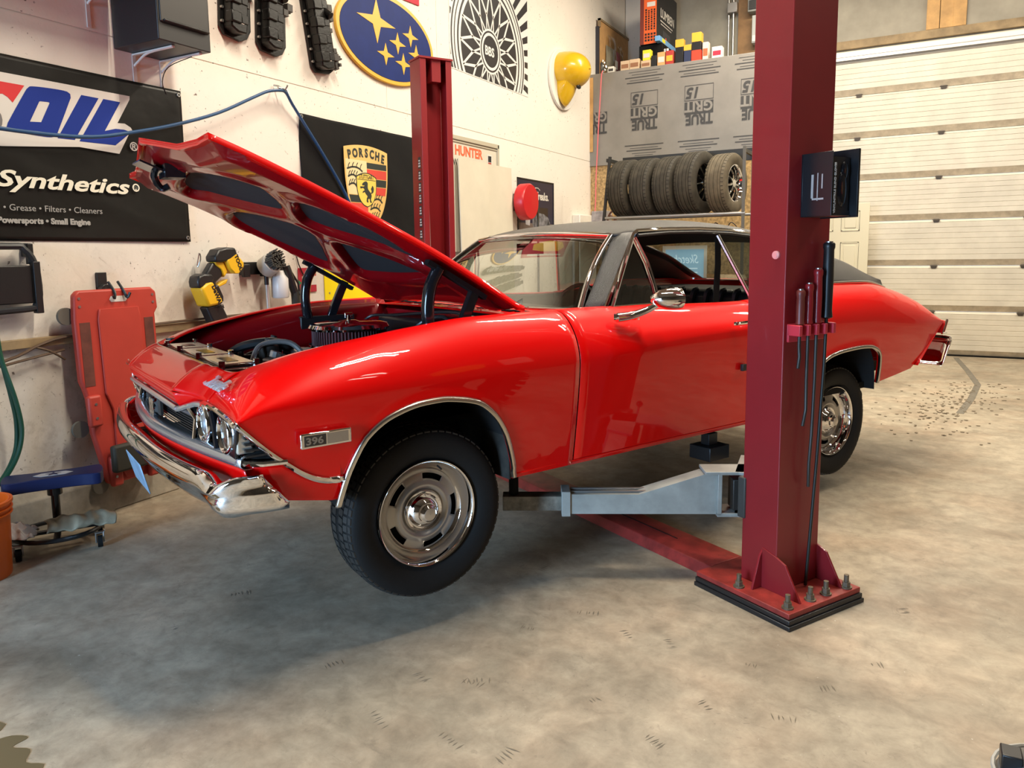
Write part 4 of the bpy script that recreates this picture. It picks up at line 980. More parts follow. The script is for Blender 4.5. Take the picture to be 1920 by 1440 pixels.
# ================================================================== THE TWO POST LIFT
LA = math.radians(59.95)
LF = Matrix.Rotation(LA, 4, 'Z')          # lift axes: x rearwards, y across, origin under the lens
NUT = mat('rusty_bolt', (.20, .155, .10), .55, .5, vary=.4, vscale=40)
STICK = mat('sticker', (.55, .50, .46), .5)
def column(name, M, label, near):
    c = empty(name, M); tag(c, label, 'lift post', 'posts of the two post lift')
    H = 2.93; w_, d = .1325, .182; t = .008
    pro = [(-w_+.05, d), (-w_, d), (-w_, 0), (w_, 0), (w_, d), (w_-.05, d), (w_-.05, d-t), (w_-t, d-t), (w_-t, t), (-w_+t, t), (-w_+t, d-t), (-w_+.05, d-t)]
    mk('post', B().poly(pro, .062, H), LIFTR, c, bev=.004, tri=True)
    mk('top_plate', B().box(-w_-.008, w_+.008, -.008, d+.008, H, H+.014), LIFTR, c)
    mk('top_block', B().box(-.045, .03, d-.10, d-.012, H-.16, H), LIFTR, c)
    mk('shim', B().box(-.262, .215, -.170, .33, .0, .018).box(-.255, .212, -.163, .33, .019, .038), BLACK, c, bev=.003)
    mk('base_plate', B().box(-.247, .208, -.155, .33, .039, .062), LIFTF, c, bev=.003)
    T = Matrix(((0, 0, 1, 0), (1, 0, 0, 0), (0, 1, 0, 0), (0, 0, 0, 1)))
    for x in (-w_, w_): mk('gusset', B().poly([(.07, .062), (.07, .235), (-.0, .215), (-.045, .195), (-.122, .062)], x-.005, x+.005).xf(T), LIFTR, c, bev=.001)
    T2 = Matrix(((1, 0, 0, 0), (0, 0, 1, 0), (0, 1, 0, 0), (0, 0, 0, 1)))
    mk('gusset', B().poly([(-w_, .062), (-w_, .225), (-w_-.018, .20), (-w_-.06, .062)], .068, .078).xf(T2), LIFTR, c, bev=.001)
    for x, y in ((-.215, .12), (-.205, -.115), (-.07, -.118), (.03, -.118), (.155, -.125)):
        bo = B().cyl((x, y, .062), (x, y, .068), .023, 18).cyl((x, y, .068), (x, y, .088), .0165, 6).cyl((x, y, .088), (x, y, .118), .010, 12)
        mk('anchor_bolt', bo, NUT, c)
    # carriage and two swing arms
    z0 = .36
    mk('carriage', B().box(-.11, .11, .05, .17, z0-.04, z0+.60).box(-.14, .14, .165, .205, z0-.03, z0+.15), mat('carriage_dark', (.05, .05, .045), .6, .3), c, bev=.006)
    for s in (-1, 1):
        px, py = s*.13, .345
        a = math.radians(146.5) if s < 0 else math.radians(36)
        ar = empty('swing_arm', Matrix.Translation((px, py, z0)) @ Matrix.Rotation(a, 4, 'Z'), c)
        pts = [(.0, -.055), (.0, .135), (-.01, .15), (.05, .15), (.06, .135), (.30, .045), (.74, .045), (.74, -.050), (.0, -.055)][:-1]
        Ta = Matrix(((1, 0, 0, 0), (0, 0, 1, 0), (0, 1, 0, 0), (0, 0, 0, 1)))
        b_ = B().box(.0, .66, -.045, .045, -.048, .042)
        b_.add([(.0, -.045, .042), (.0, .045, .042), (.0, -.045, .135), (.0, .045, .135), (.34, -.045, .042), (.34, .045, .042), (.05, -.045, .135), (.05, .045, .135)], [(0, 4, 6, 2), (1, 3, 7, 5), (2, 6, 7, 3), (6, 4, 5, 7), (0, 2, 3, 1)])
        mk('outer_tube', b_, GREYP, ar, bev=.003)
        mk('end_collar', B().box(.645, .685, -.055, .055, -.058, .056), GREYP, ar, bev=.003)
        mk('inner_tube', B().box(.68, .95, -.036, .036, -.038, .030), mat('worn_grey', (.26, .25, .21), .55, .3, vary=.5, vscale=25), ar, bev=.003)
        mk('yoke_plate', B().box(-.24, .055, -.065, .065, .135, .15).box(-.24, .0, -.065, .065, -.055, -.038).box(-.02, .0, -.065, .065, -.05, .14), GREYP, ar, bev=.003)
        mk('pivot_block', B().box(-.21, -.07, -.035, .05, -.03, .11), DARK, ar, bev=.004)
        mk('guide_pins', B().cyl((.30, -.025, .047), (.64, -.025, .047), .006, 6).cyl((.30, .02, .047), (.64, .02, .047), .006, 6), STEEL, ar)
        mk('lock_housing', B().box(-.275, -.215, -.085, -.03, -.035, .135), GREYP, ar, bev=.006)
        mk('lock_rod', B().cyl((-.245, -.058, -.12), (-.245, -.058, .20), .006, 8).cyl((-.245, -.058, -.05), (-.245, -.058, -.035), .016, 10), STEEL, ar)
        mk('lock_knob', B().sph((-.245, -.058, .215), .018, 14, 10), BLACKG, ar)
        mk('pad_post', B().cyl((.90, 0, .03), (.90, 0, .125 if s < 0 else .13), .022, 14), BLACKM, ar)
        mk('pad', B().cyl((.90, 0, .125), (.90, 0, .139), .055, 20), BLACKM, ar)
    return c
NC = column('lift_column', LF @ Matrix.Translation((2.632, 1.95, 0)), 'near crimson lift post with pry bars and glove box hung on it', True)
mk('key_lock', B().cyl((0, 0, 0), (0, 0, .006), .0165, 20).cyl((0, 0, .006), (0, 0, .008), .010, 14).xf(Matrix.Translation((-.1325, .047, 1.454)) @ Matrix.Rotation(-PI/2, 4, 'Y')), mat('zinc', (.8, .8, .82), .3, .7), NC)
FC = column('lift_column', LF @ Matrix.Translation((2.632, 5.40, 0)) @ Matrix.Rotation(PI, 4, 'Z'), 'far crimson lift post standing behind the raised hood', False)
for k, (z, hh) in enumerate(((2.17, .085), (2.075, .075), (1.985, .075), (1.90, .07), (1.81, .075), (1.72, .07), (1.63, .07))):
    b_ = B().box(.1328, .1338, .105, .150, z-hh/2, z+hh/2); st_ = mk('warning_label', b_, mat('label_dark', (.035, .03, .03), .5), FC)
    b_ = B()
    for q in range(3): b_.box(.1335, .1343, .110+.002*q, .145-.003*q, z-hh/2+.012+q*.02, z-hh/2+.024+q*.02)
    mk('print', b_, STICK, st_)
mk('cable', B().tube([(.075, .10, 2.90), (.070, .13, 2.2), (.062, .14, 1.2), (.06, .14, .5)], .006, 8), mat('cable_pale', (.45, .44, .42), .4, .5), FC)
fp = B(); Tc = LF
sec = [(2.475, .0), (2.50, .045), (2.52, .052), (2.69, .052), (2.71, .045), (2.735, .0)]
for i in range(1):
    n = len(sec); vs = [(x, y, z) for y in (2.30, 5.05) for x, z in sec]
    fp.add(vs, [(j, j+1, n+j+1, n+j) for j in range(n-1)]+[tuple(range(n)), tuple(reversed(range(n, 2*n)))])
o = mk('floor_cover', fp, LIFTF, None, bev=.003); o.matrix_world = LF
tag(o, 'worn red steel floor cover running across under the car between the lift posts', 'floor cover')
mk('slot', B().box(2.60, 2.606, 2.62, 3.05, .050, .0535), BLACKM, o)

def liftthing(name, label, cat, group=None):
    e = empty(name, LF @ Matrix.Translation((2.632, 1.95, 0))); tag(e, label, cat, group); return e
# disposable glove dispenser: local coords of the near column (outer face y=0, outwards is -y)
gd = liftthing('glove_dispenser', 'black glove box holder on the outer face of the near lift post', 'glove dispenser')
x0, x1, z0, z1 = -.057, .075, 1.600, 1.842
b_ = B().box(x0, x1, -.13, -.126, z0, z0+.02).box(x0, x0+.003, -.135, -.001, z0, z1).box(x1-.003, x1, -.135, -.001, z0, z1).box(x0, x1, -.135, -.001, z0, z0+.004).box(x0, x1, -.006, -.001, z0, z1).box(x1-.012, x1, -.16, -.001, z0-.005, z1+.012)
mk('holder', b_, mat('holder_black', (.010, .011, .014), .35), gd, bev=.002)
mk('glove_box', B().box(x0+.006, x1-.02, -.128, -.008, z0+.006, z1-.02), BLACK, gd)
mk('glove_opening', B().sph((.012, -.128, 1.70), .045, 14, 8, (.6, .25, 1.5)).sph((.02, -.131, 1.77), .03, 12, 8, (.6, .3, 1.2)), BLACKG, gd)
mk('window_slot', B().box(x0-.0015, x0, -.055, -.045, z0+.07, z0+.16).box(x0-.0015, x0, -.095, -.090, z0+.105, z0+.16).box(x0-.0015, x0, -.075, -.071, z0+.06, z0+.165).box(x0-.0015, x0, -.10, -.05, z0+.063, z0+.070), mat('slot_grey', (.45, .46, .46), .4), gd)
text('lettering', 'VINYL/NITRILE BLEND GLOVES', .0145, mat('print_pale', (.6, .6, .58), .5), gd, M=Matrix(((0, -1, 0, x0+.022), (0, 0, -1, -.1355), (1, 0, 0, z0+.01), (0, 0, 0, 1))) @ Matrix.Rotation(0, 4, 'Z'), sx=.95, off=.0004)
# magnetic rack and pry bars
rk = liftthing('tool_rack', 'small pink red tool holder stuck to the near lift post', 'tool holder')
PINKR = mat('rack_red', (.60, .035, .06), .45)
b_ = B().box(-.118, .105, -.006, -.001, 1.108, 1.180)
for k in range(5): b_.box(-.118+k*.052, -.100+k*.052, -.062, -.004, 1.135, 1.178)
b_.box(-.118, .108, -.012, -.004, 1.108, 1.15)
mk('rack_body', b_, PINKR, rk, bev=.003)
RH = mat('handle_red', (.30, .012, .016), .35, coat=.3); RHB = mat('handle_brown_red', (.16, .03, .022), .4)
def bar(label, x, ztop, hlen, r, shaft, hm, sm_=DARK, y=-.036):
    e = liftthing('pry_bar', label, 'pry bar', None)
    prof_ = [(.001, 0), (r*.8, 0), (r, -.006), (r, -.02), (r*.86, -.03), (r*.95, -hlen*.5), (r*.88, -hlen*.9), (r*1.02, -hlen), (r*.6, -hlen-.006), (.001, -hlen-.006)]
    mk('handle', B().lathe(prof_, 12, (x, y, ztop)), hm, e, sm=50)
    mk('cap', B().cyl((x, y, ztop), (x, y, ztop+.005), r*.62, 14), STEEL, e)
    mk('shaft', B().tube([(x, y, ztop-hlen)]+shaft, .0065, 8), sm_, e)
    return e
bar('short brownish red handled pry bar at the left end of the pink rack', -.085, 1.315, .133, .0175, [(-.085, -.036, 1.09), (-.083, -.038, 1.05), (-.096, -.042, 1.005)], RHB)
bar('medium red handled pry bar, second in the pink rack', -.033, 1.338, .156, .0170, [(-.033, -.036, .95), (-.030, -.036, .83), (-.040, -.038, .80), (-.052, -.04, .765)], RH)
bar('tall red handled pry bar beside the black one in the pink rack', .019, 1.395, .213, .0182, [(.019, -.036, .95), (.012, -.036, .72), (.0, -.038, .60), (.012, -.03, .50)], RH)
bar('longest pry bar with a black grip, reaching the base of the near post', .080, 1.500, .30, .0230, [(.076, -.036, 1.0), (.052, -.036, .6), (.035, -.034, .35), (.02, -.028, .068)], BLACK, mat('bar_black', (.022, .022, .018), .5, .5))
# black block and adapter under the sill, on the rear arm
ad = empty('lift_adapter', Matrix.Translation((-2.362, 2.690, 0)) @ Matrix.Rotation(CARYAW, 4, 'Z')); tag(ad, 'black lift adapter block under the sill of the red car', 'lift adapter')
mk('post', B().box(1.785, 1.855, -.755, -.70, .435, .499), BLACK, ad, bev=.003)
mk('block', B().box(1.74, 1.90, -.80, -.66, .36, .435), BLACK, ad, bev=.004)

# ================================================================== LEFT WALL AND WHAT HANGS ON IT
BANN = mat('banner_black', (.010, .0095, .0085), .36, spec=.3, bump=.6, bscale=3.5)
LOGOW = mat('logo_white', (.66, .63, .58), .5); LOGOB = mat('logo_blue', (.010, .032, .25), .6, spec=.2); LOGOR = mat('logo_red', (.62, .02, .025), .45)
CREAM = mat('print_cream', (.78, .74, .60), .5); GREYT = mat('print_grey', (.34, .33, .31), .6)
def wavy(x0, x1, y0, y1, z, amp, fn, nu=60, nv=36, th=.002):
    return B().grid(lambda a, c: (x0+(x1-x0)*a, y0+(y1-y0)*c, z+amp*fn(a, c)), nu, nv)
bn = empty('banner', frameL(3.338, 2.06)); tag(bn, 'black vinyl banner with a blue and red oil logo on the left wall', 'banner')
def fold(a, c): return .5+.5*math.sin(7*(a*1.2-c*.7))*math.sin(3*c+1)*.8+.3*max(0, 1-abs((1-a)-c*1.1)*9)
mk('cloth', wavy(-2.3, 0, -.475, .477, .004, .010, fold, 90, 40), BANN, bn, solid=.002, sm=80, flip=(2, 1))
for y in (-.45, .45): mk('grommet', B().lathe([(.006, .018), (.013, .018), (.014, .014)], 16, (-.02, y, 0)), STEEL, bn)
oo = (3.338, 2.06)
def wl(pts): return rel(pts, oo)
white = wl([(1.2, 2.44)]+[(2.246,2.441),(2.965,2.442),(2.963,2.422),(2.873,2.274),(2.920,2.277),(2.958,2.259),(2.968,2.241),(2.947,2.226),(2.871,2.097),(2.627,2.109),(2.211,2.067)]+[(1.2, 2.075)])
mk('logo_panel', B().poly(white, .019, .020), LOGOW, bn, tri=True, nsm=True)
def par(x, y0, y1, w, sh): return [(x, y0), (x+w, y0), (x+w+sh, y1), (x+sh, y1)]
Oo = sp2([(2.367,2.383),(2.392,2.397),(2.503,2.404),(2.584,2.402),(2.601,2.381),(2.591,2.354),(2.513,2.182),(2.495,2.153),(2.444,2.141),(2.258,2.151),(2.244,2.171),(2.253,2.195),(2.347,2.355)], 3)
Oi = [(2.424,2.326),(2.480,2.329),(2.423,2.216),(2.364,2.211)]
b_ = B(); n = 64
def ringpts(poly_, k):
    P = [Vector((a, c, 0)) for a, c in poly_]; m = len(P); L_ = [0]
    for i in range(m): L_.append(L_[-1]+(P[(i+1) % m]-P[i]).length)
    out = []
    for q in range(k):
        t = L_[-1]*q/k
        for i in range(m):
            if L_[i+1] >= t: f = (t-L_[i])/(L_[i+1]-L_[i]+1e-9); p = P[i]+(P[(i+1) % m]-P[i])*f; out.append((p.x, p.y)); break
    return out
def angsort(pts, c0, k):
    # resample the outline by angle round c0 so two rings can be bridged
    out = []
    for q in range(k):
        th = 2*PI*q/k; dx, dy = math.cos(th), math.sin(th); best = None
        m = len(pts)
        for i in range(m):
            (ax, ay), (bx, by) = pts[i-1], pts[i]; ex, ey = bx-ax, by-ay; den = dx*ey-dy*ex
            if abs(den) < 1e-12: continue
            t = ((ax-c0[0])*ey-(ay-c0[1])*ex)/den; s_ = ((ax-c0[0])*dy-(ay-c0[1])*dx)/den
            if t > 0 and -1e-6 <= s_ <= 1+1e-6 and (best is None or t > best): best = t
        out.append((c0[0]+dx*best, c0[1]+dy*best))
    return out
def bridge(o_, i_, c0, z, k=72):
    A, C = angsort(o_, c0, k), angsort(i_, c0, k)
    return B().add([(x, y, z) for x, y in A]+[(x, y, z) for x, y in C], [(q, (q+1) % k, k+(q+1) % k, k+q) for q in range(k)])
bO = bridge(wl(Oo), wl(Oi), wl([(2.423,2.270)])[0], .0212)
mk('logo_letter', bO, LOGOB, bn, nsm=True)
mk('logo_letter', B().poly(wl([(2.662,2.398),(2.765,2.397),(2.603,2.145),(2.506,2.143)]), .0205, .0212), LOGOB, bn, tri=True, nsm=True)
mk('logo_letter', B().poly(wl([(2.794,2.398),(2.900,2.397),(2.788,2.218),(2.857,2.239),(2.913,2.241),(2.958,2.232),(2.849,2.144),(2.630,2.141)]), .0205, .0212), LOGOB, bn, tri=True, nsm=True)
mk('logo_letter', B().poly(wl([(1.9, 2.39)]+[(2.241,2.393),(2.351,2.393),(2.284,2.296),(2.261,2.320),(2.236,2.333)]+[(1.9, 2.25)]), .0205, .0212), LOGOR, bn, tri=True, nsm=True)
mk('logo_curl', B().lathe([(.03, .021), (.075, .021)], 20, (wl([(2.15, 2.20)])[0][0], .14, 0)), mat('logo_grey', (.16, .15, .15), .5), bn)
def wt(body, y, z, size, m, sx=1.0, off=.002, shear=0, align='RIGHT'):
    text('lettering', body, size, m, bn, loc=(y-oo[0], z-oo[1], .021), sx=sx, off=off, shear=shear, align=align)
wt('100% Synthetics', 2.905, 1.866, .118, CREAM, 1.55, .003, .28)
wt('\u00ae', 2.985, 1.885, .060, CREAM); wt('\u00ae', 2.995, 2.125, .07, LOGOW, off=.001)
wt('Oils \u2022 Additives \u2022 Grease \u2022 Filters \u2022 Cleaners', 2.735, 1.742, .047, GREYT, 1.02, .0)
wt('Diesel \u2022 Powersports \u2022 Small Engine', 2.655, 1.677, .043, GREYT, 1.05, .0022)

# black wall cabinet, shelf and their brackets
cb = empty('wall_cabinet', frameL(3.26, 2.70)); tag(cb, 'black storage cabinet on brackets above the oil banner', 'cabinet')
mk('body', B().box(-.36, 0, .0, .90, .0, .40), mat('cabinet_black', (.016, .016, .017), .42), cb, bev=.005)
mk('door', B().box(-.345, -.012, .10, .88, .40, .408), mat('cabinet_door', (.028, .027, .026), .38), cb, bev=.004)
mk('door_step', B().box(-.33, -.02, .10, .115, .405, .425), BLACK, cb, bev=.006)
BRW = mat('bracket_white', (.70, .64, .58), .5)
def bracket(parent, x, z0, dz, depth): mk('bracket', B().box(x-.013, x+.013, z0-dz, z0-.002, .0005, .006).tube([(x, z0-dz*.35, .003), (x, z0-.05, .04), (x, z0-.012, .14), (x, z0-.008, depth)], .008, 6, smooth=4).box(x-.012, x+.012, z0-.012, z0-.002, .0, depth), BRW, parent, bev=.002)
bracket(cb, -.235, 0.0, .20, .36); bracket(cb, -.045, 0.0, .20, .36)
mk('wire', B().tube([(-.06, -.02, .30), (-.085, -.06, .12), (-.06, -.13, .02), (-.03, -.20, .01)], .003, 5, smooth=4), BLACK, cb)
sh = empty('wall_shelf', frameL(2.885, 2.985)); tag(sh, 'pine shelf board at the top left corner of the picture', 'shelf')
mk('board', B().box(-1.4, 0, .0, .02, .005, .42), PINE, sh, bev=.002)
bracket(sh, -.13, 0, .20, .30); bracket(sh, -.95, 0, .20, .30)

# three black plastic engine valve covers hung on the wall
VC = mat('cover_black', (.009, .009, .009), .3, spec=.3, bump=.1, bscale=60); VC2 = mat('cover_black_worn', (.035, .030, .026), .5)
def valve_cover(y, z, ln, wd, tilt, label):
    c = empty('valve_cover', frameL(y, z) @ Matrix.Rotation(tilt, 4, 'Z')); tag(c, label, 'valve cover', 'engine valve covers hanging on the wall')
    # local y up from lower end
    b_ = B().box(-wd/2, wd/2, 0, ln, .01, .07)
    mk('flange', B().poly([(-wd*.56, .03), (-wd*.40, -.02), (wd*.2, -.03), (wd*.45, .0), (wd*.6, .06), (wd*.55, ln), (-wd*.56, ln)], .005, .03), VC, c, bev=.004)
    mk('body', B().poly([(-wd*.46, .02), (-wd*.2, -.005), (wd*.12, -.0), (wd*.16, .10), (wd*.16, ln), (-wd*.46, ln)], .03, .115), VC, c, bev=.010)
    k = 0; zz_ = .05
    while zz_ < ln-.10:
        mk('coil_well', B().box(-wd*.50, -wd*.12, zz_, zz_+.075, .06, .130), VC, c, bev=.008)
        mk('rib', B().box(-wd*.10, wd*.14, zz_+.01, zz_+.07, .11, .122), VC, c, bev=.004); zz_ += .125; k += 1
    mk('oil_cap', B().cyl((wd*.0, ln*.62, .10), (wd*.0, ln*.62, .16), .035, 20).cyl((wd*.08, ln*.40, .10), (wd*.10, ln*.36, .15), .028, 16), VC, c, bev=.004)
    b_ = B()
    rnd = random.Random(int(y*100))
    for q in range(16):
        zz_ = rnd.uniform(0, ln-.03); xx = rnd.uniform(wd*.22, wd*.60); s_ = rnd.uniform(.015, .035)
        b_ = B().box(xx-s_, xx+s_*.6, zz_, zz_+s_*1.6, .02, rnd.uniform(.05, .11))
        if q % 2: b_.cyl((xx, zz_, .05), (xx+.03, zz_+.01, .07), .008, 8)
        mk('port', b_, VC2, c, bev=.003)
    b_ = B()
    for q in range(int(ln/.09)): b_.cyl((-wd*.52, .06+q*.09, .028), (-wd*.52, .06+q*.09, .045), .010, 8)
    mk('bolts', b_, STEEL, c)
    mk('label_square', B().box(-wd*.10, -wd*.0, .055, .075, .1155, .1165), LOGOW, c)
valve_cover(3.80, 2.985, .95, .23, math.radians(-3), 'black plastic valve cover, nearest the black cabinet')
valve_cover(4.13, 2.955, .95, .24, math.radians(-3), 'black plastic valve cover in the middle of the hung three')
valve_cover(4.69, 2.93, 1.05, .25, math.radians(10), 'black plastic valve cover, nearest the oval star sign')

# oval sign with six stars
SUB = mat('sign_blue', (.006, .022, .15), .5, spec=.2, vary=.15, vscale=12); SUBY = mat('sign_yellow', (.72, .42, .045), .4)
og = (5.545, 3.355); ov = empty('oval_sign', frameL(*og)); tag(ov, 'blue oval sign with six yellow stars on the white wall', 'sign')
def ell(rx, ry, n=64): return [(rx*math.cos(2*PI*k/n), ry*math.sin(2*PI*k/n)) for k in range(n)]
mk('rim', B().poly(ell(.70, .375), .002, .030), SUBY, ov, bev=.006)
mk('face', B().poly(ell(.655, .338), .030, .033), SUB, ov)
def star(cx, cy, rx, ry, k=.22): return [(cx+rx, cy), (cx+rx*k, cy+ry*k), (cx, cy+ry), (cx-rx*k, cy+ry*k), (cx-rx, cy), (cx-rx*k, cy-ry*k), (cx, cy-ry), (cx+rx*k, cy-ry*k)]
b_ = B().poly(star(-.175, .115, .27, .185, .2), .033, .036)
for x, y in ((.32, .10), (.12, -.005), (-.06, -.135), (.20, -.165), (.405, -.05)): b_.poly(star(x, y, .125, .095, .22), .033, .036)
mk('stars', b_, SUBY, ov, tri=True)
mk('red_corner_sign', B(), SUBY) if False else None
rp_ = empty('hanging_banner', frameL(6.058, 3.778)); tag(rp_, 'corner of a tall red banner at the top edge above the oval star sign', 'banner')
mk('cloth', B().poly([(0, 0), (0, 1.55), (-1.0, 1.6), (-1.0, .10), (-.25, -.012)], .002, .010), mat('plaque_red', (.48, .012, .04), .5, spec=.3), rp_, bev=.002)
mk('yellow_shape', B().poly([(-.62, .35), (-.35, .28), (-.20, .75), (-.22, 1.3), (-.42, 1.45), (-.66, 1.3), (-.70, .75)], .010, .012), SUBY, rp_)
mk('white_stripe', B().box(-.93, -.82, .25, 1.45, .010, .012), LOGOW, rp_)

# black and white wheel poster
ps = empty('wheel_poster', frameL(7.455, 3.85)); tag(ps, 'black and white poster of a mesh alloy wheel', 'poster')
PW_ = mat('poster_white', (.74, .73, .70), .45); PK = mat('poster_black', (.022, .022, .024), .4)
x0, x1, y0, y1 = -.87, .88, -.515, .56
mk('sheet', B().box(x0, x1, y0, y1+.3, .0015, .004), PW_, ps)
def clipbox(poly_, bx):
    def cl(P, f, g):
        out = []
        for i in range(len(P)):
            a, c = P[i-1], P[i]; fa, fc = f(a), f(c)
            if fa >= 0 and fc >= 0: out.append(c)
            elif fa >= 0 > fc: t = fa/(fa-fc); out.append((a[0]+(c[0]-a[0])*t, a[1]+(c[1]-a[1])*t))
            elif fa < 0 <= fc: t = fa/(fa-fc); out.append((a[0]+(c[0]-a[0])*t, a[1]+(c[1]-a[1])*t)); out.append(c)
        return out
    P = poly_
    for f in (lambda p: p[0]-bx[0], lambda p: bx[1]-p[0], lambda p: p[1]-bx[2], lambda p: bx[3]-p[1]):
        if P: P = cl(P, f, None)
    return P
hx, hy = -.04, -.19; bx = (x0+.01, x1-.01, y0+.01, y1+.29)
bk = B(); bw = B()
def ann(bb, r0, r1, z, n=72, sx=1.0):
    for k in range(n):
        t0, t1 = 2*PI*k/n, 2*PI*(k+1)/n
        P = clipbox([(hx+sx*r0*math.cos(t0), hy+r0*math.sin(t0)), (hx+sx*r1*math.cos(t0), hy+r1*math.sin(t0)), (hx+sx*r1*math.cos(t1), hy+r1*math.sin(t1)), (hx+sx*r0*math.cos(t1), hy+r0*math.sin(t1))], bx)
        if len(P) > 2: bb.poly(P, z, z+.0006)
ann(bk, .0, .62, .004); ann(bw, .62, .66, .0046); ann(bk, .66, .69, .004); ann(bw, .69, .74, .0046); ann(bk, .735, .75, .0054); ann(bk, .785, .81, .004)
for k in range(40):     # rays
    t0 = 2*PI*k/40; t1 = t0+2*PI/80
    P = clipbox([(hx+.83*math.cos(t0), hy+.83*math.sin(t0)), (hx+1.6*math.cos(t0), hy+1.6*math.sin(t0)), (hx+1.6*math.cos(t1), hy+1.6*math.sin(t1)), (hx+.83*math.cos(t1), hy+.83*math.sin(t1))], bx)
    if len(P) > 2: bk.poly(P, .004, .0046)
def spoke(p, q, w0):
    (ax, ay), (cx, cy) = p, q; dx, dy = cx-ax, cy-ay; l = math.hypot(dx, dy); nx, ny = -dy/l*w0, dx/l*w0
    P = clipbox([(ax+nx, ay+ny), (cx+nx*.8, cy+ny*.8), (cx-nx*.8, cy-ny*.8), (ax-nx, ay-ny)], bx)
    if len(P) > 2: bw.poly(P, .0052, .0058)
def pp(r, t): return (hx+r*math.cos(t), hy+r*math.sin(t))
NS = 16
for k in range(NS):
    t = 2*PI*k/NS; d = 2*PI/NS
    spoke(pp(.19, t), pp(.38, t+d/2), .011); spoke(pp(.19, t), pp(.38, t-d/2), .011)
    spoke(pp(.38, t+d/2), pp(.63, t+d), .015); spoke(pp(.38, t+d/2), pp(.63, t), .015)
mk('ink', bk, PK, ps, nsm=True); mk('wheel_lines', bw, PW_, ps, nsm=True)
b2 = B(); 
for r0, r1, mm, z in ((.0, .235, PW_, .0062), (.0, .215, PK, .007), (.0, .195, PW_, .0078), (.0, .165, PK, .0086)):
    mk('hub_ring', B().poly([(hx+r1*math.cos(2*PI*k/36), hy+r1*math.sin(2*PI*k/36)) for k in range(36)], z, z+.0006), mm, ps)
text('lettering', 'BBS', .13, PW_, ps, loc=(hx-.13, hy-.045, .0096), off=.004, sx=1.0)

# oversized yellow cap display
cp_ = empty('cap_display', frameL(9.32, 3.72)); tag(cp_, 'large yellow plastic cap mounted on a white oval backing', 'wall display')
mk('backing', B().poly([(-.42*math.cos(t*2*PI/48)*1.0, .385*math.sin(t*2*PI/48)) for t in range(48)], .002, .035), WHITE, cp_, bev=.006)
CAPY = mat('cap_yellow', (.72, .44, .012), .28, coat=.5)
mk('crown', B().grid(lambda a, t: (.30*math.sin(t*PI/2)*math.cos(a*2*PI), .10+.24*math.sin(t*PI/2)*math.sin(a*2*PI), .035+.36*math.cos(t*PI/2)**.75), 32, 14), CAPY, cp_, sm=80)
mk('visor', B().grid(lambda a, t: (-.22+.36*a, -.06-.30*t*math.sqrt(max(0, 1-(2*a-1)**2)), .215-.14*t*t-.06*(2*a-1)**2), 20, 8), CAPY, cp_, sm=80, solid=.012)
mk('button', B().sph((0, .10, .395), .02, 10, 6), CAPY, cp_)
mk('badge', B().sph((0, -.115, .245), .06, 14, 8, (1, .5, .4)), BLACK, cp_)

# black flag with a crest
fg = (5.13, 2.06); fl_ = empty('flag', frameL(*fg)); tag(fl_, 'black fabric flag with a gold crest behind the raised hood', 'flag')
FLAG = mat('flag_black', (.010, .010, .010), .8, spec=.15, bump=.3, bscale=10)
def flf(a, c): return .5+.25*math.sin(23*a+6*c)+.25*math.sin(14*c+9*a)+.6*max(0, 1-abs(a-(1-c)*.5)*12)
mk('cloth', wavy(-.735, .80, -.52, .50, .004, .014, flf, 80, 50), FLAG, fl_, solid=.002, sm=80, flip=(2, 1))
mk('grommet', B().lathe([(.006, .024), (.014, .024), (.015, .018)], 16, (-.715, .48, 0)), STEEL, fl_)
GOLD = mat('crest_gold', (.74, .50, .16), .5); GOLD2 = mat('crest_pale_gold', (.80, .66, .36), .5); RED_ = mat('crest_red', (.66, .06, .04), .5); CBK = mat('crest_black', (.02, .028, .024), .5)
ce = empty('crest', None, fl_)
# crest coordinates in wall metres relative to the flag
def shield(w_, top, bot, cxx=0.0, arch=.035):
    P = []
    for k in range(13): t = -1+k/6; P.append((cxx+w_*t, top-arch*t*t))
    for k in range(1, 20):
        t = k/20; wv = w_*(1-t**3.2)**.62 if t > .0 else w_; P.append((cxx+wv, top-arch+(bot-top+arch)*t))
    P.append((cxx, bot))
    for k in range(19, 0, -1):
        t = k/20; wv = w_*(1-t**3.2)**.62; P.append((cxx-wv, top-arch+(bot-top+arch)*t))
    return P
cx0 = .045; wC = .292; tC = .345; bC = -.36
Z0 = .0245
mk('field', B().poly(shield(wC, tC, bC, cx0), Z0, Z0+.001), GOLD, ce, tri=True, nsm=True)
def shclip(rect):
    P = shield(wC-.018, tC-.015, bC+.018, cx0); return clipbox(P, rect)
for rect, mm in (((cx0, 1, .155, .205), CBK), ((cx0, 1, .075, .150), RED_), ((cx0, 1, .008, .070), CBK), ((cx0, 1, -.065, .003), RED_), ((-1, cx0, -.135, -.075), CBK), ((-1, cx0, -.215, -.14), RED_), ((-1, cx0, -.30, -.22), CBK)):
    P = shclip(rect)
    if len(P) > 2: mk('stripe', B().poly(P, Z0+.001, Z0+.0018), mm, ce, tri=True, nsm=True)
P = shclip((-1, cx0, -.07, .215)); mk('pale_quarter', B().poly(P, Z0+.001, Z0+.0014), GOLD2, ce, tri=True, nsm=True)
ant = B()
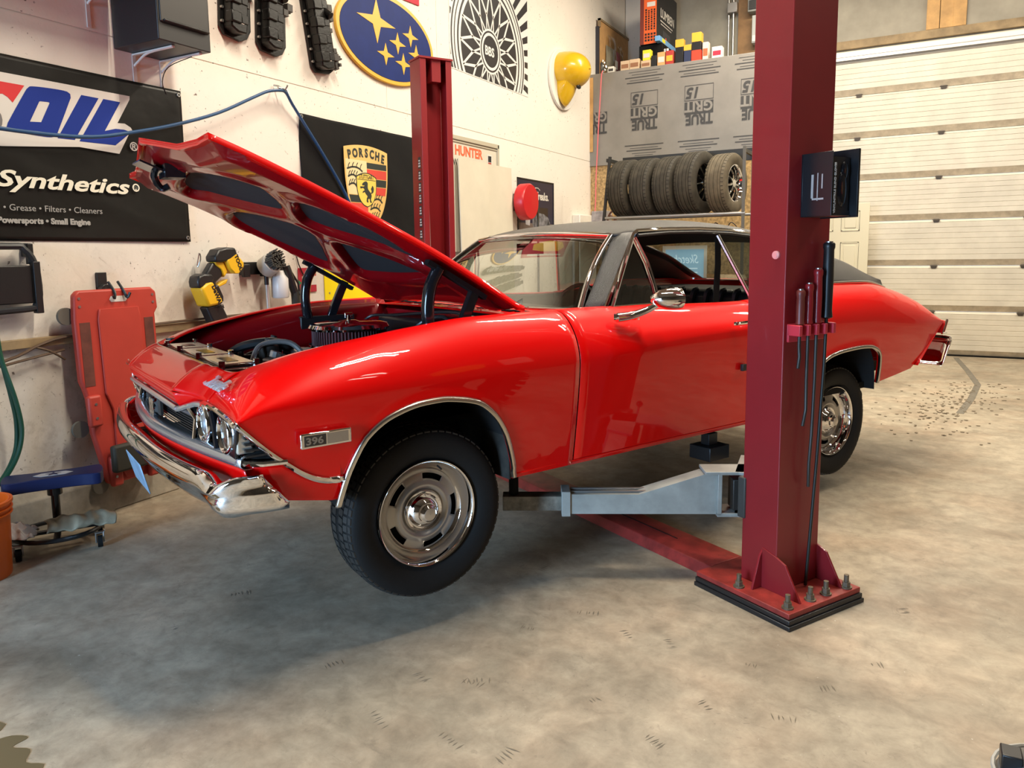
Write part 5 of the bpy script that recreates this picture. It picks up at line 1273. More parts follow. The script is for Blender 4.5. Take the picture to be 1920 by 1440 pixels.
def antler(x, y, w_, fl=1):
    ant = B()
    pts = [(x, y, 0), (x+fl*w_*.35, y+.018, 0), (x+fl*w_*.7, y+.016, 0), (x+fl*w_, y-.012, 0)]
    ant.ribbon([(a, c, Z0+.0026) for a, c, _ in [tuple(v) for v in spline([Vector(p) for p in pts], 4)]], .014, .0008)
    for k in range(4):
        a = x+fl*w_*(.08+.26*k); c = y+.008+.010*math.sin(PI*(.1+.26*k))
        ant.ribbon([(a, c, Z0+.0026), (a+fl*.006, c+.022, Z0+.0026), (a+fl*.022, c+.040, Z0+.0026)], .008, .0008)
    mk('antler', ant, CBK, ce, nsm=True)
for y, x, w_ in ((.135, -.215, .20), (.070, -.205, .12), (.000, -.20, .11)): antler(x, y, w_)
for y, x, w_ in ((-.115, .115, .13), (-.19, .075, .14), (-.265, .08, .12)): antler(x, y, w_)
sc = .128
mk('inner_border', B().poly([(cx0-.012+a, c+.0) for a, c in rel(shield(sc+.008, .118, -.172, cx0), (cx0, 0))], Z0+.003, Z0+.0036), CBK, ce, tri=True, nsm=True)
mk('inner_shield', B().poly([(cx0-.012+a, c) for a, c in rel(shield(sc, .110, -.165, cx0), (cx0, 0))], Z0+.0036, Z0+.0044), mat('crest_yellow', (.82, .60, .10), .5), ce, tri=True, nsm=True)
mk('inner_line', B().box(cx0-.13, cx0+.11, .055, .060, Z0+.0044, Z0+.005), CBK, ce)
text('lettering', 'STUTTGART', .050, CBK, ce, loc=(cx0-.012, .066, Z0+.005), off=.001, align='CENTER', sx=.70, ext=.0004)
txt = 'PORSCHE'
for k, ch in enumerate(txt):
    t = -1+2*(k+.5)/7; x = cx0+t*.255; y = .250-.040*t*t
    text('lettering', ch, .098, CBK, ce, M=Matrix.Translation((x, y, Z0+.002)) @ Matrix.Rotation(-t*.22, 4, 'Z'), off=.005, align='CENTER', sx=.85, ext=.0004)
horse = sp2([(-.055, .022), (-.030, .040), (-.005, .045), (.012, .030), (.010, .005), (.015, -.020), (.045, -.050), (.055, -.075), (.045, -.105), (.055, -.130), (.035, -.128), (.030, -.100), (.010, -.105), (.012, -.130), (-.008, -.125), (-.005, -.095), (.005, -.080), (-.015, -.062), (-.030, -.045), (-.052, -.055), (-.050, -.040), (-.030, -.030), (-.045, -.012), (-.075, -.018), (-.080, -.002), (-.060, .0), (-.035, .002), (-.030, .012), (-.050, .008)], 3)
mk('horse', B().poly([(cx0-.012+x*1.1, y) for x, y in horse], Z0+.005, Z0+.0058), CBK, ce, tri=True, nsm=True)
mk('horse_tail', B().poly([(cx0-.012+x*1.1, y) for x, y in sp2([(.045, -.055), (.075, -.045), (.085, -.010), (.070, .015), (.060, .0), (.050, -.015), (.058, -.035)], 3)], Z0+.005, Z0+.0058), CBK, ce, tri=True, nsm=True)

# framed alignment sign board and pale panels beside it
sb = empty('sign_board', frameL(7.05, 2.10)); tag(sb, 'framed alignment chart board with orange heading behind the far lift post', 'board')
mk('board', B().box(-.60, .42, -.60, .55, .002, .03), mat('board_cream', (.62, .58, .48), .5), sb)
mk('frame', B().box(-.60, .45, .53, .57, .0, .05).box(.42, .45, -.6, .57, .0, .05).box(-.60, .43, .505, .52, .02, .04), mat('frame_grey', (.46, .42, .32), .5), sb, bev=.003)
text('lettering', 'HUNTER', .135, mat('print_orange', (.70, .13, .05), .5), sb, loc=(.10, .385, .031), off=.005, align='RIGHT', sx=1.05)
text('lettering', 'Wheel Alignment', .095, PK, sb, loc=(.10, .275, .031), off=.001, align='RIGHT', sx=.88)
mk('sticker', B().box(.205, .315, .27, .45, .031, .033), LOGOW, sb); mk('sticker_print', B().box(.225, .295, .37, .435, .033, .034), PK, sb); mk('sticker_print', B().box(.225, .295, .285, .365, .033, .034), mat('print_red', (.40, .04, .03), .5), sb)
pn = tag(mk('leaning_panel', B().box(-.6, .0, 0, 2.44, 0, .012), mat('panel_cream', (.66, .62, .50), .55, vary=.08, vscale=3), None), 'cream board leaning on the wall under the orange heading', 'panel'); pn.matrix_world = frameL(7.18, 0, -4.02) @ Matrix.Rotation(-.02, 4, 'X')
pn = tag(mk('leaning_panel', B().box(-.55, .0, 0, 2.44, 0, .012), mat('panel_cream', (.66, .62, .50), .55), None), 'pale stained board leaning on the wall left of the red hose reel', 'panel'); pn.matrix_world = frameL(7.74, 0, -4.03) @ Matrix.Rotation(-.02, 4, 'X')

# red hose reel
hr = empty('hose_reel', frameL(7.96, 2.07)); tag(hr, 'red enclosed hose reel on the left wall beside the dark poster', 'hose reel')
REELR = mat('reel_red', (.52, .015, .02), .35)
mk('case', B().lathe([(.001, .08), (.19, .08), (.21, .095), (.21, .195), (.195, .215), (.001, .222)], 40), REELR, hr, sm=50)
mk('mouth', B().box(.10, .215, .03, .11, .12, .20), BLACKM, hr, bev=.01)
mk('mouth_frame', B().box(.09, .208, .015, .125, .11, .21), REELR, hr, bev=.012)
mk('wall_bracket', B().box(-.04, .04, -.10, .10, .0, .08), DARK, hr)
mk('hose', B().tube([(.19, .06, .17), (.24, -.02, .18), (.25, -.5, .18), (.25, -1.2, .18)], .013, 8, smooth=4), mat('hose_olive', (.045, .04, .025), .5), hr)
po = empty('car_poster', frameL(8.53, 2.06)); tag(po, 'dark poster of a parked car headed To all freaks', 'poster')
mk('sheet', B().box(-.50, .50, -.42, .295, .002, .004), mat('poster_navy', (.018, .018, .045), .3), po)
mk('photo_ground', B().box(-.49, .49, -.41, -.22, .004, .0046), mat('poster_ground', (.16, .12, .10), .5), po)
mk('photo_wall', B().box(.0, .34, -.20, -.02, .004, .0046), mat('poster_brown', (.035, .022, .015), .5), po)
mk('photo_car', B().poly([(-.10, -.26), (-.12, -.18), (-.04, -.12), (.08, -.09), (.22, -.10), (.34, -.14), (.40, -.20), (.38, -.27), (.15, -.31)], .0046, .0052), mat('poster_car', (.30, .30, .33), .5, vary=.9, vscale=12), po)
mk('photo_car', B().poly([(-.30, -.24), (-.31, -.13), (-.22, -.10), (-.18, -.15), (-.19, -.25)], .0046, .0052), mat('poster_white_car', (.55, .54, .56), .5), po)
mk('logo', B().tube([(-.08, .185, .005), (-.02, .215, .005), (.05, .215, .005), (.10, .19, .005)], .006, 5), LOGOW, po)
text('lettering', 'To all freaks.', .135, LOGOW, po, loc=(.02, .075, .005), off=.004, align='CENTER', sx=.97)
mk('frame_dark', B().box(-.515, .515, -.43, -.42, .0, .01).box(-.515, -.50, -.43, .31, 0, .01).box(.50, .515, -.43, .31, 0, .01).box(-.515, .515, .295, .31, 0, .01), BLACK, po)
wbx = tag(mk('white_duct', B().box(0, .62, -1.6, 0, .002, .12), WHITE, None, bev=.01), 'white boxed duct low on the wall at the loft corner', 'duct'); wbx.matrix_world = frameL(9.66, 1.99)

# air hose strung along the wall
AIR = mat('hose_blue', (.018, .07, .17), .35)
hs = empty('air_hose', frameL(4.17, 2.66)); tag(hs, 'blue air hose drooping across the oil banner to a wall hook', 'hose')
pth = [(2.0, 2.15), (2.145, 2.143), (2.40, 2.143), (2.65, 2.16), (2.886, 2.212), (3.20, 2.30), (3.55, 2.425), (3.85, 2.57), (4.00, 2.64), (4.12, 2.668)]
mk('hose', B().tube([(y-4.17, z-2.66, .10) for y, z in pth]+[(.02, .005, .09), (.10, -.06, .07), (.24, -.18, .05), (.48, -.42, .04), (.70, -.68, .04), (.95, -1.05, .04)], .011, 10, smooth=4), AIR, hs)
mk('hook', B().tube([(-.02, .06, .012), (-.01, .05, .05), (-.01, .02, .11), (.0, .05, .13)], .006, 6, smooth=3).tube([(-.05, .03, .085), (.03, .03, .085), (.05, -.01, .09)], .008, 6), STEEL, hs)

# stick-on ledge with wires
lg = struct(mk('trim_4', B().box(XL+.0005, XL+.035, 1.2, 5.6, 1.015, 1.065), PINED, None, bev=.003))
wr = tag(mk('wiring', B().tube([(XL+.06, 1.6, .90), (XL+.06, 2.1, .965), (XL+.05, 2.30, 1.03), (XL+.05, 2.50, 1.06), (XL+.045, 3.2, 1.078), (XL+.045, 5.4, 1.08)], .008, 6, smooth=4).tube([(XL+.05, 2.26, 1.02), (XL+.05, 2.34, .99), (XL+.04, 2.43, .93)], .007, 6, smooth=4).tube([(XL+.06, 1.6, .87), (XL+.06, 2.15, .95), (XL+.04, 2.43, .985)], .007, 6, smooth=4), mat('wire_brown', (.10, .06, .035), .5), None), 'brown and black cables draped along the wooden ledge of the left wall', 'cable')

# folded black frame chair hanging at the left edge
fc = empty('folding_chair', frameL(2.25, 1.40)); tag(fc, 'folded black metal chair hanging on a hook at the left edge', 'chair')
NAVY = mat('tube_black', (.018, .020, .024), .35)
mk('frame', B().tube([(-.55, .155, .07), (-.08, .155, .07), (-.01, .145, .07), (.045, .06, .07), (.055, -.10, .07), (.03, -.16, .07), (-.03, -.175, .07), (-.55, -.185, .07)], .018, 8, smooth=3), NAVY, fc)
mk('frame_post', B().box(.025, .062, -.20, .075, .05, .09).box(.02, .05, .06, .170, .03, .06), BLACK, fc, bev=.004)
mk('seat_panel', B().box(-.55, .02, -.145, .055, .05, .075), BLACK, fc, bev=.006)
mk('wall_hook', B().box(.015, .045, .10, .172, .001, .05), BLACK, fc, bev=.003)

# red plastic creeper hung upright
CRR = mat('creeper_red', (.47, .045, .028), .5, vary=.12, vscale=5)
cr = empty('creeper', frameL(2.72, .20, -4.06) @ Matrix.Rotation(-.02, 4, 'X')); tag(cr, 'red plastic mechanic creeper hung upright on the wall', 'creeper')
out = [(-.26, 1.085), (-.235, 1.11), (.22, 1.11), (.25, 1.085), (.255, .98), (.235, .95), (.235, .56), (.215, .52), (.235, .50), (.23, .34), (.175, .0), (.145, -.02), (-.145, -.02), (-.16, .0), (-.225, .30), (-.235, .50), (-.25, .56), (-.265, .60), (-.27, .95)]
mk('deck', B().poly(out, .02, .065), CRR, cr, bev=.012, tri=True)
mk('raised_back', B().poly([(-.13, 1.00), (.12, 1.00), (.13, .94), (.125, .52), (.10, .42), (.11, .10), (.05, .0), (-.05, .0), (-.10, .10), (-.10, .42), (-.135, .52), (-.14, .94)], .065, .078), CRR, cr, bev=.010, tri=True)
for x in (-.215, .185): mk('side_recess', B().box(x-.030, x+.030, .57, .93, .064, .067), mat('recess_brown', (.16, .045, .03), .6, vary=.5, vscale=9), cr)
for x, y in ((-.215, .43), (.19, .43)): mk('wheel_pad', B().box(x-.04, x+.04, y-.09, y+.09, .06, .10), CRR, cr, bev=.014)
for x in (-.12, .12): mk('wheel_pad', B().box(x-.035, x+.035, -.03, .15, .06, .10), CRR, cr, bev=.014)
mk('grip_slot', B().poly([(-.055, 1.05), (-.045, 1.035), (.045, 1.035), (.055, 1.05), (.045, 1.068), (-.045, 1.068)], .0645, .067), LOGOW, cr)
b_ = B()
for x, y in ((-.235, 1.065), (-.235, 1.02), (.225, 1.065), (.225, 1.02), (-.215, .47), (-.215, .39), (-.13, .11), (-.13, .03)): b_.cyl((x, y, .064 if y > .9 else .100), (x, y, .068 if y > .9 else .103), .008, 10)
mk('rivets', b_, STEEL, cr)
for x, y in ((-.265, .97), (-.245, .33), (-.16, -.02)):
    cs = mk('caster', B().cyl((x-.02, y, .02), (x-.02, y, -.0), .048, 20), mat('caster_grey', (.12, .11, .09), .6), cr); 
mk('hook', B().tube([(-.03, 1.15, .03), (-.025, 1.09, .075), (-.035, 1.055, .085), (-.045, 1.07, .09)], .008, 6, smooth=3).tube([(.03, 1.15, .03), (.035, 1.09, .075), (.045, 1.055, .085), (.055, 1.085, .10)], .008, 6, smooth=3), BLACK, cr)
mk('headrest_pad', B().box(-.155, .16, .055, .215, .085, .135), mat('pad_olive', (.028, .025, .016), .7), cr, bev=.015)
tb = tag(mk('tool_holder', B().box(-.03, .03, 0, .12, .001, .02).cyl((.0, .02, .02), (.0, .02, .055), .032, 18).box(-.03, .04, -.10, .04, .001, .015), BLACK, None, bev=.003), 'black wall clip holding up the red creeper', 'wall hook'); tb.matrix_world = frameL(2.70, 1.285)

# yellow and black cordless blower on the wall
YEL = mat('tool_yellow', (.80, .47, .015), .4)
bl_o = (3.42, 1.30)
bl = empty('cordless_blower', frameL(*bl_o, -4.10)); tag(bl, 'yellow and black cordless blower hanging muzzle down on the wall', 'power tool')
pz = lambda pts: rel(pts, bl_o)
Lz = {}
mk('battery', B().poly(pz([(3.395,1.485),(3.433,1.533),(3.496,1.547),(3.567,1.544),(3.586,1.497),(3.525,1.462),(3.453,1.449),(3.401,1.450)]), .03, .13), BLACK, bl, bev=.012, tri=True)
mk('battery_shell', B().poly(pz([(3.489,1.462),(3.573,1.511),(3.637,1.445),(3.635,1.416),(3.590,1.370),(3.545,1.371),(3.511,1.405)]), .03, .13), YEL, bl, bev=.010, tri=True)
mk('handle', B().poly(pz([(3.340,1.374),(3.401,1.450),(3.452,1.442),(3.489,1.402),(3.463,1.349),(3.417,1.316),(3.425,1.251),(3.389,1.239),(3.352,1.311)]), .04, .10), BLACK, bl, bev=.012, tri=True)
mk('grip_yellow', B().poly(pz([(3.427,1.280),(3.504,1.305),(3.524,1.336),(3.479,1.324),(3.438,1.304),(3.405,1.274)]), .045, .095), YEL, bl, bev=.006, tri=True)
mk('grip_accent', B().poly(pz([(3.410,1.456),(3.479,1.448),(3.510,1.383),(3.480,1.349),(3.458,1.403),(3.417,1.432)]), .05, .108), YEL, bl, bev=.006, tri=True)
mk('motor_cap', B().poly(pz([(3.250,1.329),(3.260,1.363),(3.303,1.379),(3.361,1.377),(3.380,1.342),(3.361,1.311),(3.287,1.286),(3.254,1.288)]), .03, .13), BLACK, bl, bev=.012, tri=True)
mk('body', B().poly(pz([(3.262,1.284),(3.306,1.317),(3.362,1.325),(3.387,1.271),(3.426,1.209),(3.432,1.176),(3.311,1.163)]), .02, .14), YEL, bl, bev=.016, tri=True)
mk('body_grip', B().poly(pz([(3.363,1.290),(3.407,1.305),(3.445,1.225),(3.442,1.186),(3.409,1.210)]), .03, .13), BLACK, bl, bev=.008, tri=True)
mk('nozzle', B().poly(pz([(3.311,1.160),(3.433,1.183),(3.518,1.014),(3.556,0.908),(3.413,0.924),(3.369,1.035)]), .04, .12), BLACK, bl, bev=.012, tri=True)
gy = pz([(3.353,1.266),(3.390,1.190)])
text('lettering', 'DeWALT', .042, BLACK, bl, M=Matrix.Translation((gy[0][0]-.01, gy[0][1]+.03, .141)) @ Matrix.Rotation(math.radians(-68), 4, 'Z'), off=.002)
gy = pz([(3.566,1.475),(3.611,1.399)])
text('lettering', 'TOOL', .040, BLACK, bl, M=Matrix.Translation((gy[0][0]-.012, gy[0][1]+.015, .131)) @ Matrix.Rotation(math.radians(-68), 4, 'Z'), off=.002)
mk('hanger', B().tube([(-.07, .12, .01), (-.06, .17, .03), (-.075, .21, .04), (-.09, .13, .03)], .004, 5, smooth=3), STEEL, bl)

# brush and foam bottle on a black holder
tr_o = (3.95, 1.40)
tr = empty('tool_bar', frameL(*tr_o)); tag(tr, 'short black tool holder bar on the wall right of the blower', 'tool holder')
mk('bar', B().box(-.215, .20, -.045, .045, .002, .03), BLACK, tr, bev=.004)
for x in (-.19, -.02, .16): mk('clip', B().box(x-.03, x+.03, -.06, .03, .03, .06), BLACK, tr, bev=.005)
br = empty('cleaning_brush', frameL(tr_o[0]-.045, tr_o[1], -4.10)); tag(br, 'round bristle brush with a grey pole hung on the black holder', 'brush')
mk('head', B().cyl((0, .0, .045), (0, .04, .12), .075, 28), mat('brush_grey', (.42, .40, .36), .5), br, bev=.004)
bb = B(); rnd = random.Random(3)
for q in range(150):
    r = .072*math.sqrt(rnd.random()); t = rnd.random()*2*PI
    x, y = r*math.cos(t), r*math.sin(t); bb.cyl((x, y+.045, .12-.0*y), (x+rnd.uniform(-.01, .01), y+.065, .175), .006, 5, .004)
mk('bristles', bb, mat('bristle_dark', (.06, .055, .045), .8), br)
mk('pole', B().cyl((-.0, -.03, .050), (.01, -.85, .050), .014, 12), mat('pole_grey', (.50, .49, .47), .35, .4), br)
mk('neck', B().cyl((-.0, .0, .050), (-.0, -.12, .050), .016, 12), BLACK, br)
fb = empty('spray_gun', frameL(tr_o[0]+.075, tr_o[1]-.02, -4.09)); tag(fb, 'black foam gun with a translucent bottle beside the brush', 'spray gun')
mk('bottle', B().lathe([(.001, -.20), (.055, -.20), (.062, -.19), (.062, -.06), (.04, -.03), (.03, -.0)], 24).xf(Matrix(((1, 0, 0, -.01), (0, 0, 1, 0), (0, -1, 0, .06), (0, 0, 0, 1)))), mat('bottle_white', (.62, .62, .62), .35), fb, sm=50)
mk('gun', B().tube([(.03, .03, .09), (.045, -.03, .10), (.075, -.12, .10), (.095, -.17, .10)], .028, 10, smooth=4).tube([(.06, .01, .09), (.115, -.10, .12), (.12, -.15, .12)], .008, 6), BLACK, fb)
mk('grip', B().tube([(.10, -.16, .10), (.105, -.24, .10), (.11, -.36, .09)], .033, 10, smooth=4).sph((.14, -.17, .12), .03, 12, 8, (1.2, .8, 1)), mat('grip_olive', (.020, .020, .014), .5), fb)
# small red sign and yellow sign behind the hood
lp2 = empty('licence_sign', frameL(4.42, 1.30)); tag(lp2, 'small red and white plate hung below the black flag', 'sign')
mk('plate', B().box(-.11, .09, -.10, .09, .006, .010), mat('plate_red', (.42, .02, .04), .45), lp2, bev=.002)
mk('white_band', B().box(-.07, .09, -.045, .025, .010, .011), LOGOW, lp2); mk('green_mark', B().poly([(-.11, -.05), (-.11, .0), (-.08, -.025)], .010, .0115), mat('mark_green', (.02, .20, .09), .5), lp2)
mk('hook', B().tube([(-.13, .22, .01), (-.11, .12, .02), (-.06, .03, .02)], .005, 5), BLACK, lp2)
ys = empty('yellow_sign', frameL(4.98, 1.24)); tag(ys, 'plain bright yellow sign seen between the hood hinges', 'sign')
mk('plate', B().box(-.375, .50, -.20, .20, .002, .008), mat('sign_bright_yellow', (.88, .72, .0), .4), ys, bev=.003)
mk('rivet', B().cyl((-.32, -.06, .008), (-.32, -.06, .011), .008, 10), STEEL, ys)

# green garden hose hanging at the left edge
gh = tag(mk('garden_hose', B().tube([(-.02, .42, .05), (.0, .25, .05), (.03, .05, .05), (.045, -.10, .05), (.02, -.25, .06), (-.06, -.37, .07), (-.15, -.42, .07), (-.20, -.30, .06), (-.16, .0, .06), (-.08, .30, .06)], .012, 10, closed=True, smooth=6).tube([(-.05, .42, .07), (-.01, .22, .08), (.04, .0, .08), (.05, -.16, .08), (.0, -.30, .08), (-.10, -.40, .08), (-.19, -.34, .08)], .012, 10, smooth=6), mat('hose_green', (.010, .075, .045), .35), None), 'dark green hose coil hanging beside the folded chair', 'hose'); gh.matrix_world = frameL(2.07, .74, -4.10)

# orange bucket at the left edge
ORG = mat('bucket_orange', (.70, .12, .008), .4)
bk_ = empty('bucket', Matrix.Translation((-3.77, 1.74, 0))); tag(bk_, 'orange plastic bucket at the left edge of the floor', 'bucket')
mk('pail', B().lathe([(.001, .0), (.128, .0), (.132, .006), (.146, .33), (.140, .33), (.126, .012), (.001, .012)], 40), ORG, bk_, sm=50)
mk('rim_bands', B().lathe([(.146, .30), (.156, .30), (.156, .306), (.147, .306)], 40).lathe([(.147, .325), (.158, .325), (.158, .331), (.148, .331)], 40).lathe([(.147, .352), (.160, .352), (.160, .366), (.152, .368), (.146, .360)], 40).lathe([(.146, .33), (.148, .366), (.142, .366), (.140, .33)], 40), ORG, bk_, sm=40)

# rolling seat: blue padded top on a post over a caster base
ro = (-3.82, 2.15)
rs_ = empty('roller_seat', Matrix.Translation((*ro, 0)) @ Matrix.Rotation(math.radians(57), 4, 'Z')); tag(rs_, 'blue padded roller stool on casters beside the orange bucket', 'stool')
BLUEV = mat('stool_blue', (.008, .015, .068), .5, spec=.3)
pr = []
mk('seat', B().grid(lambda a, t: (-.205+.41*a, (-.085+.17*t)*(1.0-.25*abs(2*a-1)**3 if False else 1), .365+.05*(abs(2*a-1)**2.5)*.0-.0*t), 2, 2), BLUEV, rs_) if False else None
mk('seat', B().poly(sp2([(-.20, -.09), (-.10, -.078), (.10, -.078), (.20, -.095), (.225, -.05), (.225, .05), (.20, .095), (.10, .078), (-.10, .078), (-.20, .09), (-.225, .05), (-.225, -.05)], 3), .325, .385), BLUEV, rs_, bev=.018, tri=True)
b_ = B().poly([(-.09, .0), (-.055, .032), (.055, .032), (.09, .0), (.055, -.032), (-.055, -.032)], .3855, .387)
mk('seat_logo', b_, mat('logo_pale', (.38, .40, .44), .5), rs_); mk('seat_star', B().poly([(.032*math.cos(PI/2+k*PI/5)*(1 if k % 2 == 0 else .42)*1.2, .032*math.sin(PI/2+k*PI/5)*(1 if k % 2 == 0 else .42)) for k in range(10)], .387, .388), BLUEV, rs_, tri=True)
mk('post', B().cyl((0, 0, .10), (0, 0, .325), .020, 16).cyl((0, 0, .28), (0, 0, .325), .035, 16), BLACKG, rs_)
mk('base_frame', B().tube([(.20*math.cos(k*2*PI/28), .17*math.sin(k*2*PI/28), .085) for k in range(28)], .012, 8, closed=True).box(-.20, .20, -.015, .015, .078, .092).box(-.015, .015, -.17, .17, .078, .092), BLACK, rs_)
for x, y in ((.19, .10), (.19, -.12), (-.17, -.13), (-.17, .13)):
    cs = empty('caster', None, rs_)
    mk('caster_wheel', B().cyl((x-.012, y, .03), (x+.012, y, .03), .030, 20), BLACKM, cs); mk('fork', B().box(x-.022, x-.014, y-.012, y+.012, .025, .08).box(x+.014, x+.022, y-.012, y+.012, .025, .08).box(x-.022, x+.022, y-.012, y+.012, .072, .08), STEEL, cs, bev=.003)
# crumpled metal heat shield and white cloth lying on the base
SHM = mat('shield_alloy', (.30, .26, .18), .5, .55, vary=.35, vscale=9, bump=.3, bscale=14)
hsd = mk('heat_shield', B().grid(lambda a, t: (-.10+.31*a+.008*math.sin(9*t), -.185+.150*t+.004*math.sin(11*a), .105+.085*math.sin(PI*min(1, .05+t*.9))**.55*(1-.3*(a-.5)**2)+.005*math.sin(13*a+7*t)+.004*math.sin(31*a)), 40, 30), SHM, None, sm=60, solid=.002)
hsd.matrix_world = Matrix.Translation((ro[0]+.03, ro[1]+.04, 0)) @ Matrix.Rotation(math.radians(60), 4, 'Z'); tag(hsd, 'crumpled metal heat shield lying on the roller stool base', 'heat shield')
ra = mk('rag', B().grid(lambda a, t: (-.07+.15*a+.012*math.sin(17*t), -.08+.16*t+.01*math.sin(15*a), .115+.055*math.sin(PI*a)*math.sin(PI*t)+.014*math.sin(22*a+5*t)*math.sin(19*t)), 34, 34), mat('rag_white', (.66, .62, .58), .85), None, sm=60, solid=.003)
ra.matrix_world = Matrix.Translation((ro[0]-.045, ro[1]-.185, 0)) @ Matrix.Rotation(math.radians(50), 4, 'Z'); tag(ra, 'crumpled white rag on the near end of the stool base', 'rag')

# things across the room that the bodywork and glass mirror
fb1 = empty('wall_banner', Matrix(((0, 0, -1, 5.998), (-1, 0, 0, 3.0), (0, 1, 0, 2.3), (0, 0, 0, 1)))); tag(fb1, 'red banner with a yellow bulb shape on the right hand wall', 'banner')
mk('cloth', B().box(-1.2, 1.2, -.7, .7, .002, .006), LOGOR, fb1); mk('yellow_shape', B().poly([(-.4, -.5), (.0, -.62), (.4, -.5), (.45, .3), (.2, .6), (-.2, .6), (-.45, .3)], .006, .008), SUBY, fb1); mk('white_strip', B().box(-1.15, -.7, -.6, .6, .006, .008), LOGOW, fb1)

# ================================================================== LOFT CLUTTER, TYRE RACK, BACK CORNER
ZL = 3.976
CARD = mat('cardboard', (.46, .30, .15), .8, vary=.12, vscale=6); BEIGE = mat('carton_beige', (.62, .46, .30), .7); YELB = mat('carton_yellow', (.78, .70, .03), .5)
def carton(name, x0, x1, zt, y0, dy, m, label, lid=None, z0=ZL, bandm=None, cat='box', rz=0, grp='small parts boxes on the loft edge'):
    o = empty(name, Matrix.Translation(((x0+x1)/2, y0, z0)) @ Matrix.Rotation(rz, 4, 'Z')); tag(o, label, cat, grp)
    w_ = (x1-x0)/2; h_ = zt-z0
    mk('carton', B().box(-w_, w_, 0, dy, 0, h_), m, o, bev=.003)
    if bandm: mk('printed_band', B().box(-w_*.8, w_*.8, -.002, 0, h_*.25, h_*.65), bandm, o)
    if lid: mk('lid', B().box(-w_-.002, w_+.002, -.002, dy+.002, h_*.68, h_+.002), lid, o, bev=.002)
    return o
PR = mat('print_brown', (.30, .14, .07), .6)
carton('parts_box', -3.885, -3.80, 4.06, 10.36, .10, WHITE, 'small white box with dark lid line beside the plastic bags', None, bandm=INK)
carton('parts_box', -3.700, -3.575, 4.11, 10.36, .12, BEIGE, 'beige carton right of the plastic bags, leftmost of a pair', bandm=PR)
carton('parts_box', -3.570, -3.43, 4.115, 10.36, .12, BEIGE, 'beige carton with curled flap, second from the plastic bags', bandm=PR)
carton('parts_box', -3.405, -3.27, 4.075, 10.36, .12, BEIGE, 'low beige carton under the bright yellow box', bandm=PR)
carton('parts_box', -3.385, -3.275, 4.215, 10.37, .10, YELB, 'bright yellow box standing on a beige carton', z0=4.078, bandm=LOGOW)
carton('parts_box', -3.26, -3.185, 4.125, 10.36, .10, BLACK, 'small black box right of the yellow box')
carton('parts_box', -3.175, -3.07, 4.155, 10.36, .11, mat('carton_orange', (.68, .36, .14), .6), 'pale orange carton left of the red one', bandm=LOGOW)
carton('parts_box', -3.06, -2.955, 4.16, 10.36, .11, mat('carton_red', (.42, .04, .03), .5), 'small dark red carton with a pale ring', bandm=SUBY)
carton('parts_box', -2.93, -2.825, 4.285, 10.37, .10, BLACK, 'black box with yellow lid and white stripe', lid=SUBY)
carton('parts_box', -2.815, -2.72, 4.20, 10.37, .10, mat('carton_navy', (.02, .03, .08), .5), 'navy box with yellow lid between two taller boxes', lid=SUBY)
tall = carton('parts_box', -2.71, -2.59, 4.34, 10.37, .12, BLACK, 'tallest box: red base, black middle and yellow top', lid=SUBY)
mk('red_base', B().box(-.062, .062, -.004, .1, 0, .14), mat('carton_bright_red', (.70, .05, .02), .5), tall)
carton('parts_box', -2.575, -2.50, 4.21, 10.40, .10, mat('carton_white_orange', (.72, .60, .50), .6), 'white and orange box behind the tallest box', bandm=mat('print_orange', (.70, .13, .05), .5))
carton('parts_box', -2.445, -2.315, 4.125, 10.37, .12, WHITE, 'white box with red print at the right end of the loft edge', bandm=mat('print_crimson', (.42, .02, .05), .5))
carton('cardboard_box', -3.15, -2.80, 4.20, 10.70, .4, CARD, 'open brown cardboard box behind the small cartons', grp=None)
for k, (x, z, h_, mm) in enumerate(((-3.13, ZL, .26, STEEL), (-3.09, ZL, .26, WHITE))):
    o = tag(mk('spray_can', B().lathe([(.001, 0), (.022, 0), (.022, h_*.8), (.016, h_*.88), (.016, h_), (.001, h_)], 16, (x, 10.55, z)), mm, None), ['silver spray can behind the pale orange carton', 'white spray can beside the silver one on the loft'][k], 'can')
# big orange and black box on a dark crate
dc = tag(mk('storage_crate', B().box(-3.52, -3.18, 10.62, 11.6, ZL, 4.345), BLACKM, None, bev=.01), 'dark crate under the tall orange and black box', 'crate')
bg_ = empty('shop_light_box', Matrix.Translation((-3.50, 10.60, 4.347))); tag(bg_, 'tall orange and black carton with white lettering at the loft corner', 'box')
ORB = mat('carton_vivid_orange', (.76, .12, .02), .5)
mk('carton', B().box(0, .235, .001, 1.0, 0, .80), BLACK, bg_, bev=.004)
mk('orange_face', B().box(.055, .234, -.003, .001, .005, .795), ORB, bg_)
mk('red_face', B().box(.0, .055, -.0025, .001, .005, .795), mat('carton_dark_red', (.17, .025, .015), .5), bg_)
mk('label', B().box(.10, .215, -.005, -.003, .50, .56), LOGOW, bg_)
bb = B(); rnd = random.Random(5)
for c_ in range(4):
    x = .075+.04*c_; z = .19
    while z < .45: l_ = rnd.uniform(.012, .03); bb.box(x, x+.022, -.005, -.003, z, z+l_); z += l_+.008
for c_ in range(4):
    z = .04
    for _ in range(3): bb.box(.07+.042*c_, .098+.042*c_, -.005, -.003, z, z+.028); z += .04
mk('print', bb, BLACK, bg_)
text('lettering', 'LIMIT', .06, BLACK, bg_, M=Matrix(((1, 0, 0, .085), (0, 0, -1, -.004), (0, 1, 0, .63), (0, 0, 0, 1))), off=.002, sx=.7)
Fx = Matrix(((0, 0, 1, .236), (1, 0, 0, .18), (0, 1, 0, .40), (0, 0, 0, 1)))
text('lettering', 'LUMBEN', .17, LOGOW, bg_, M=Fx, off=.003, sx=1.05)
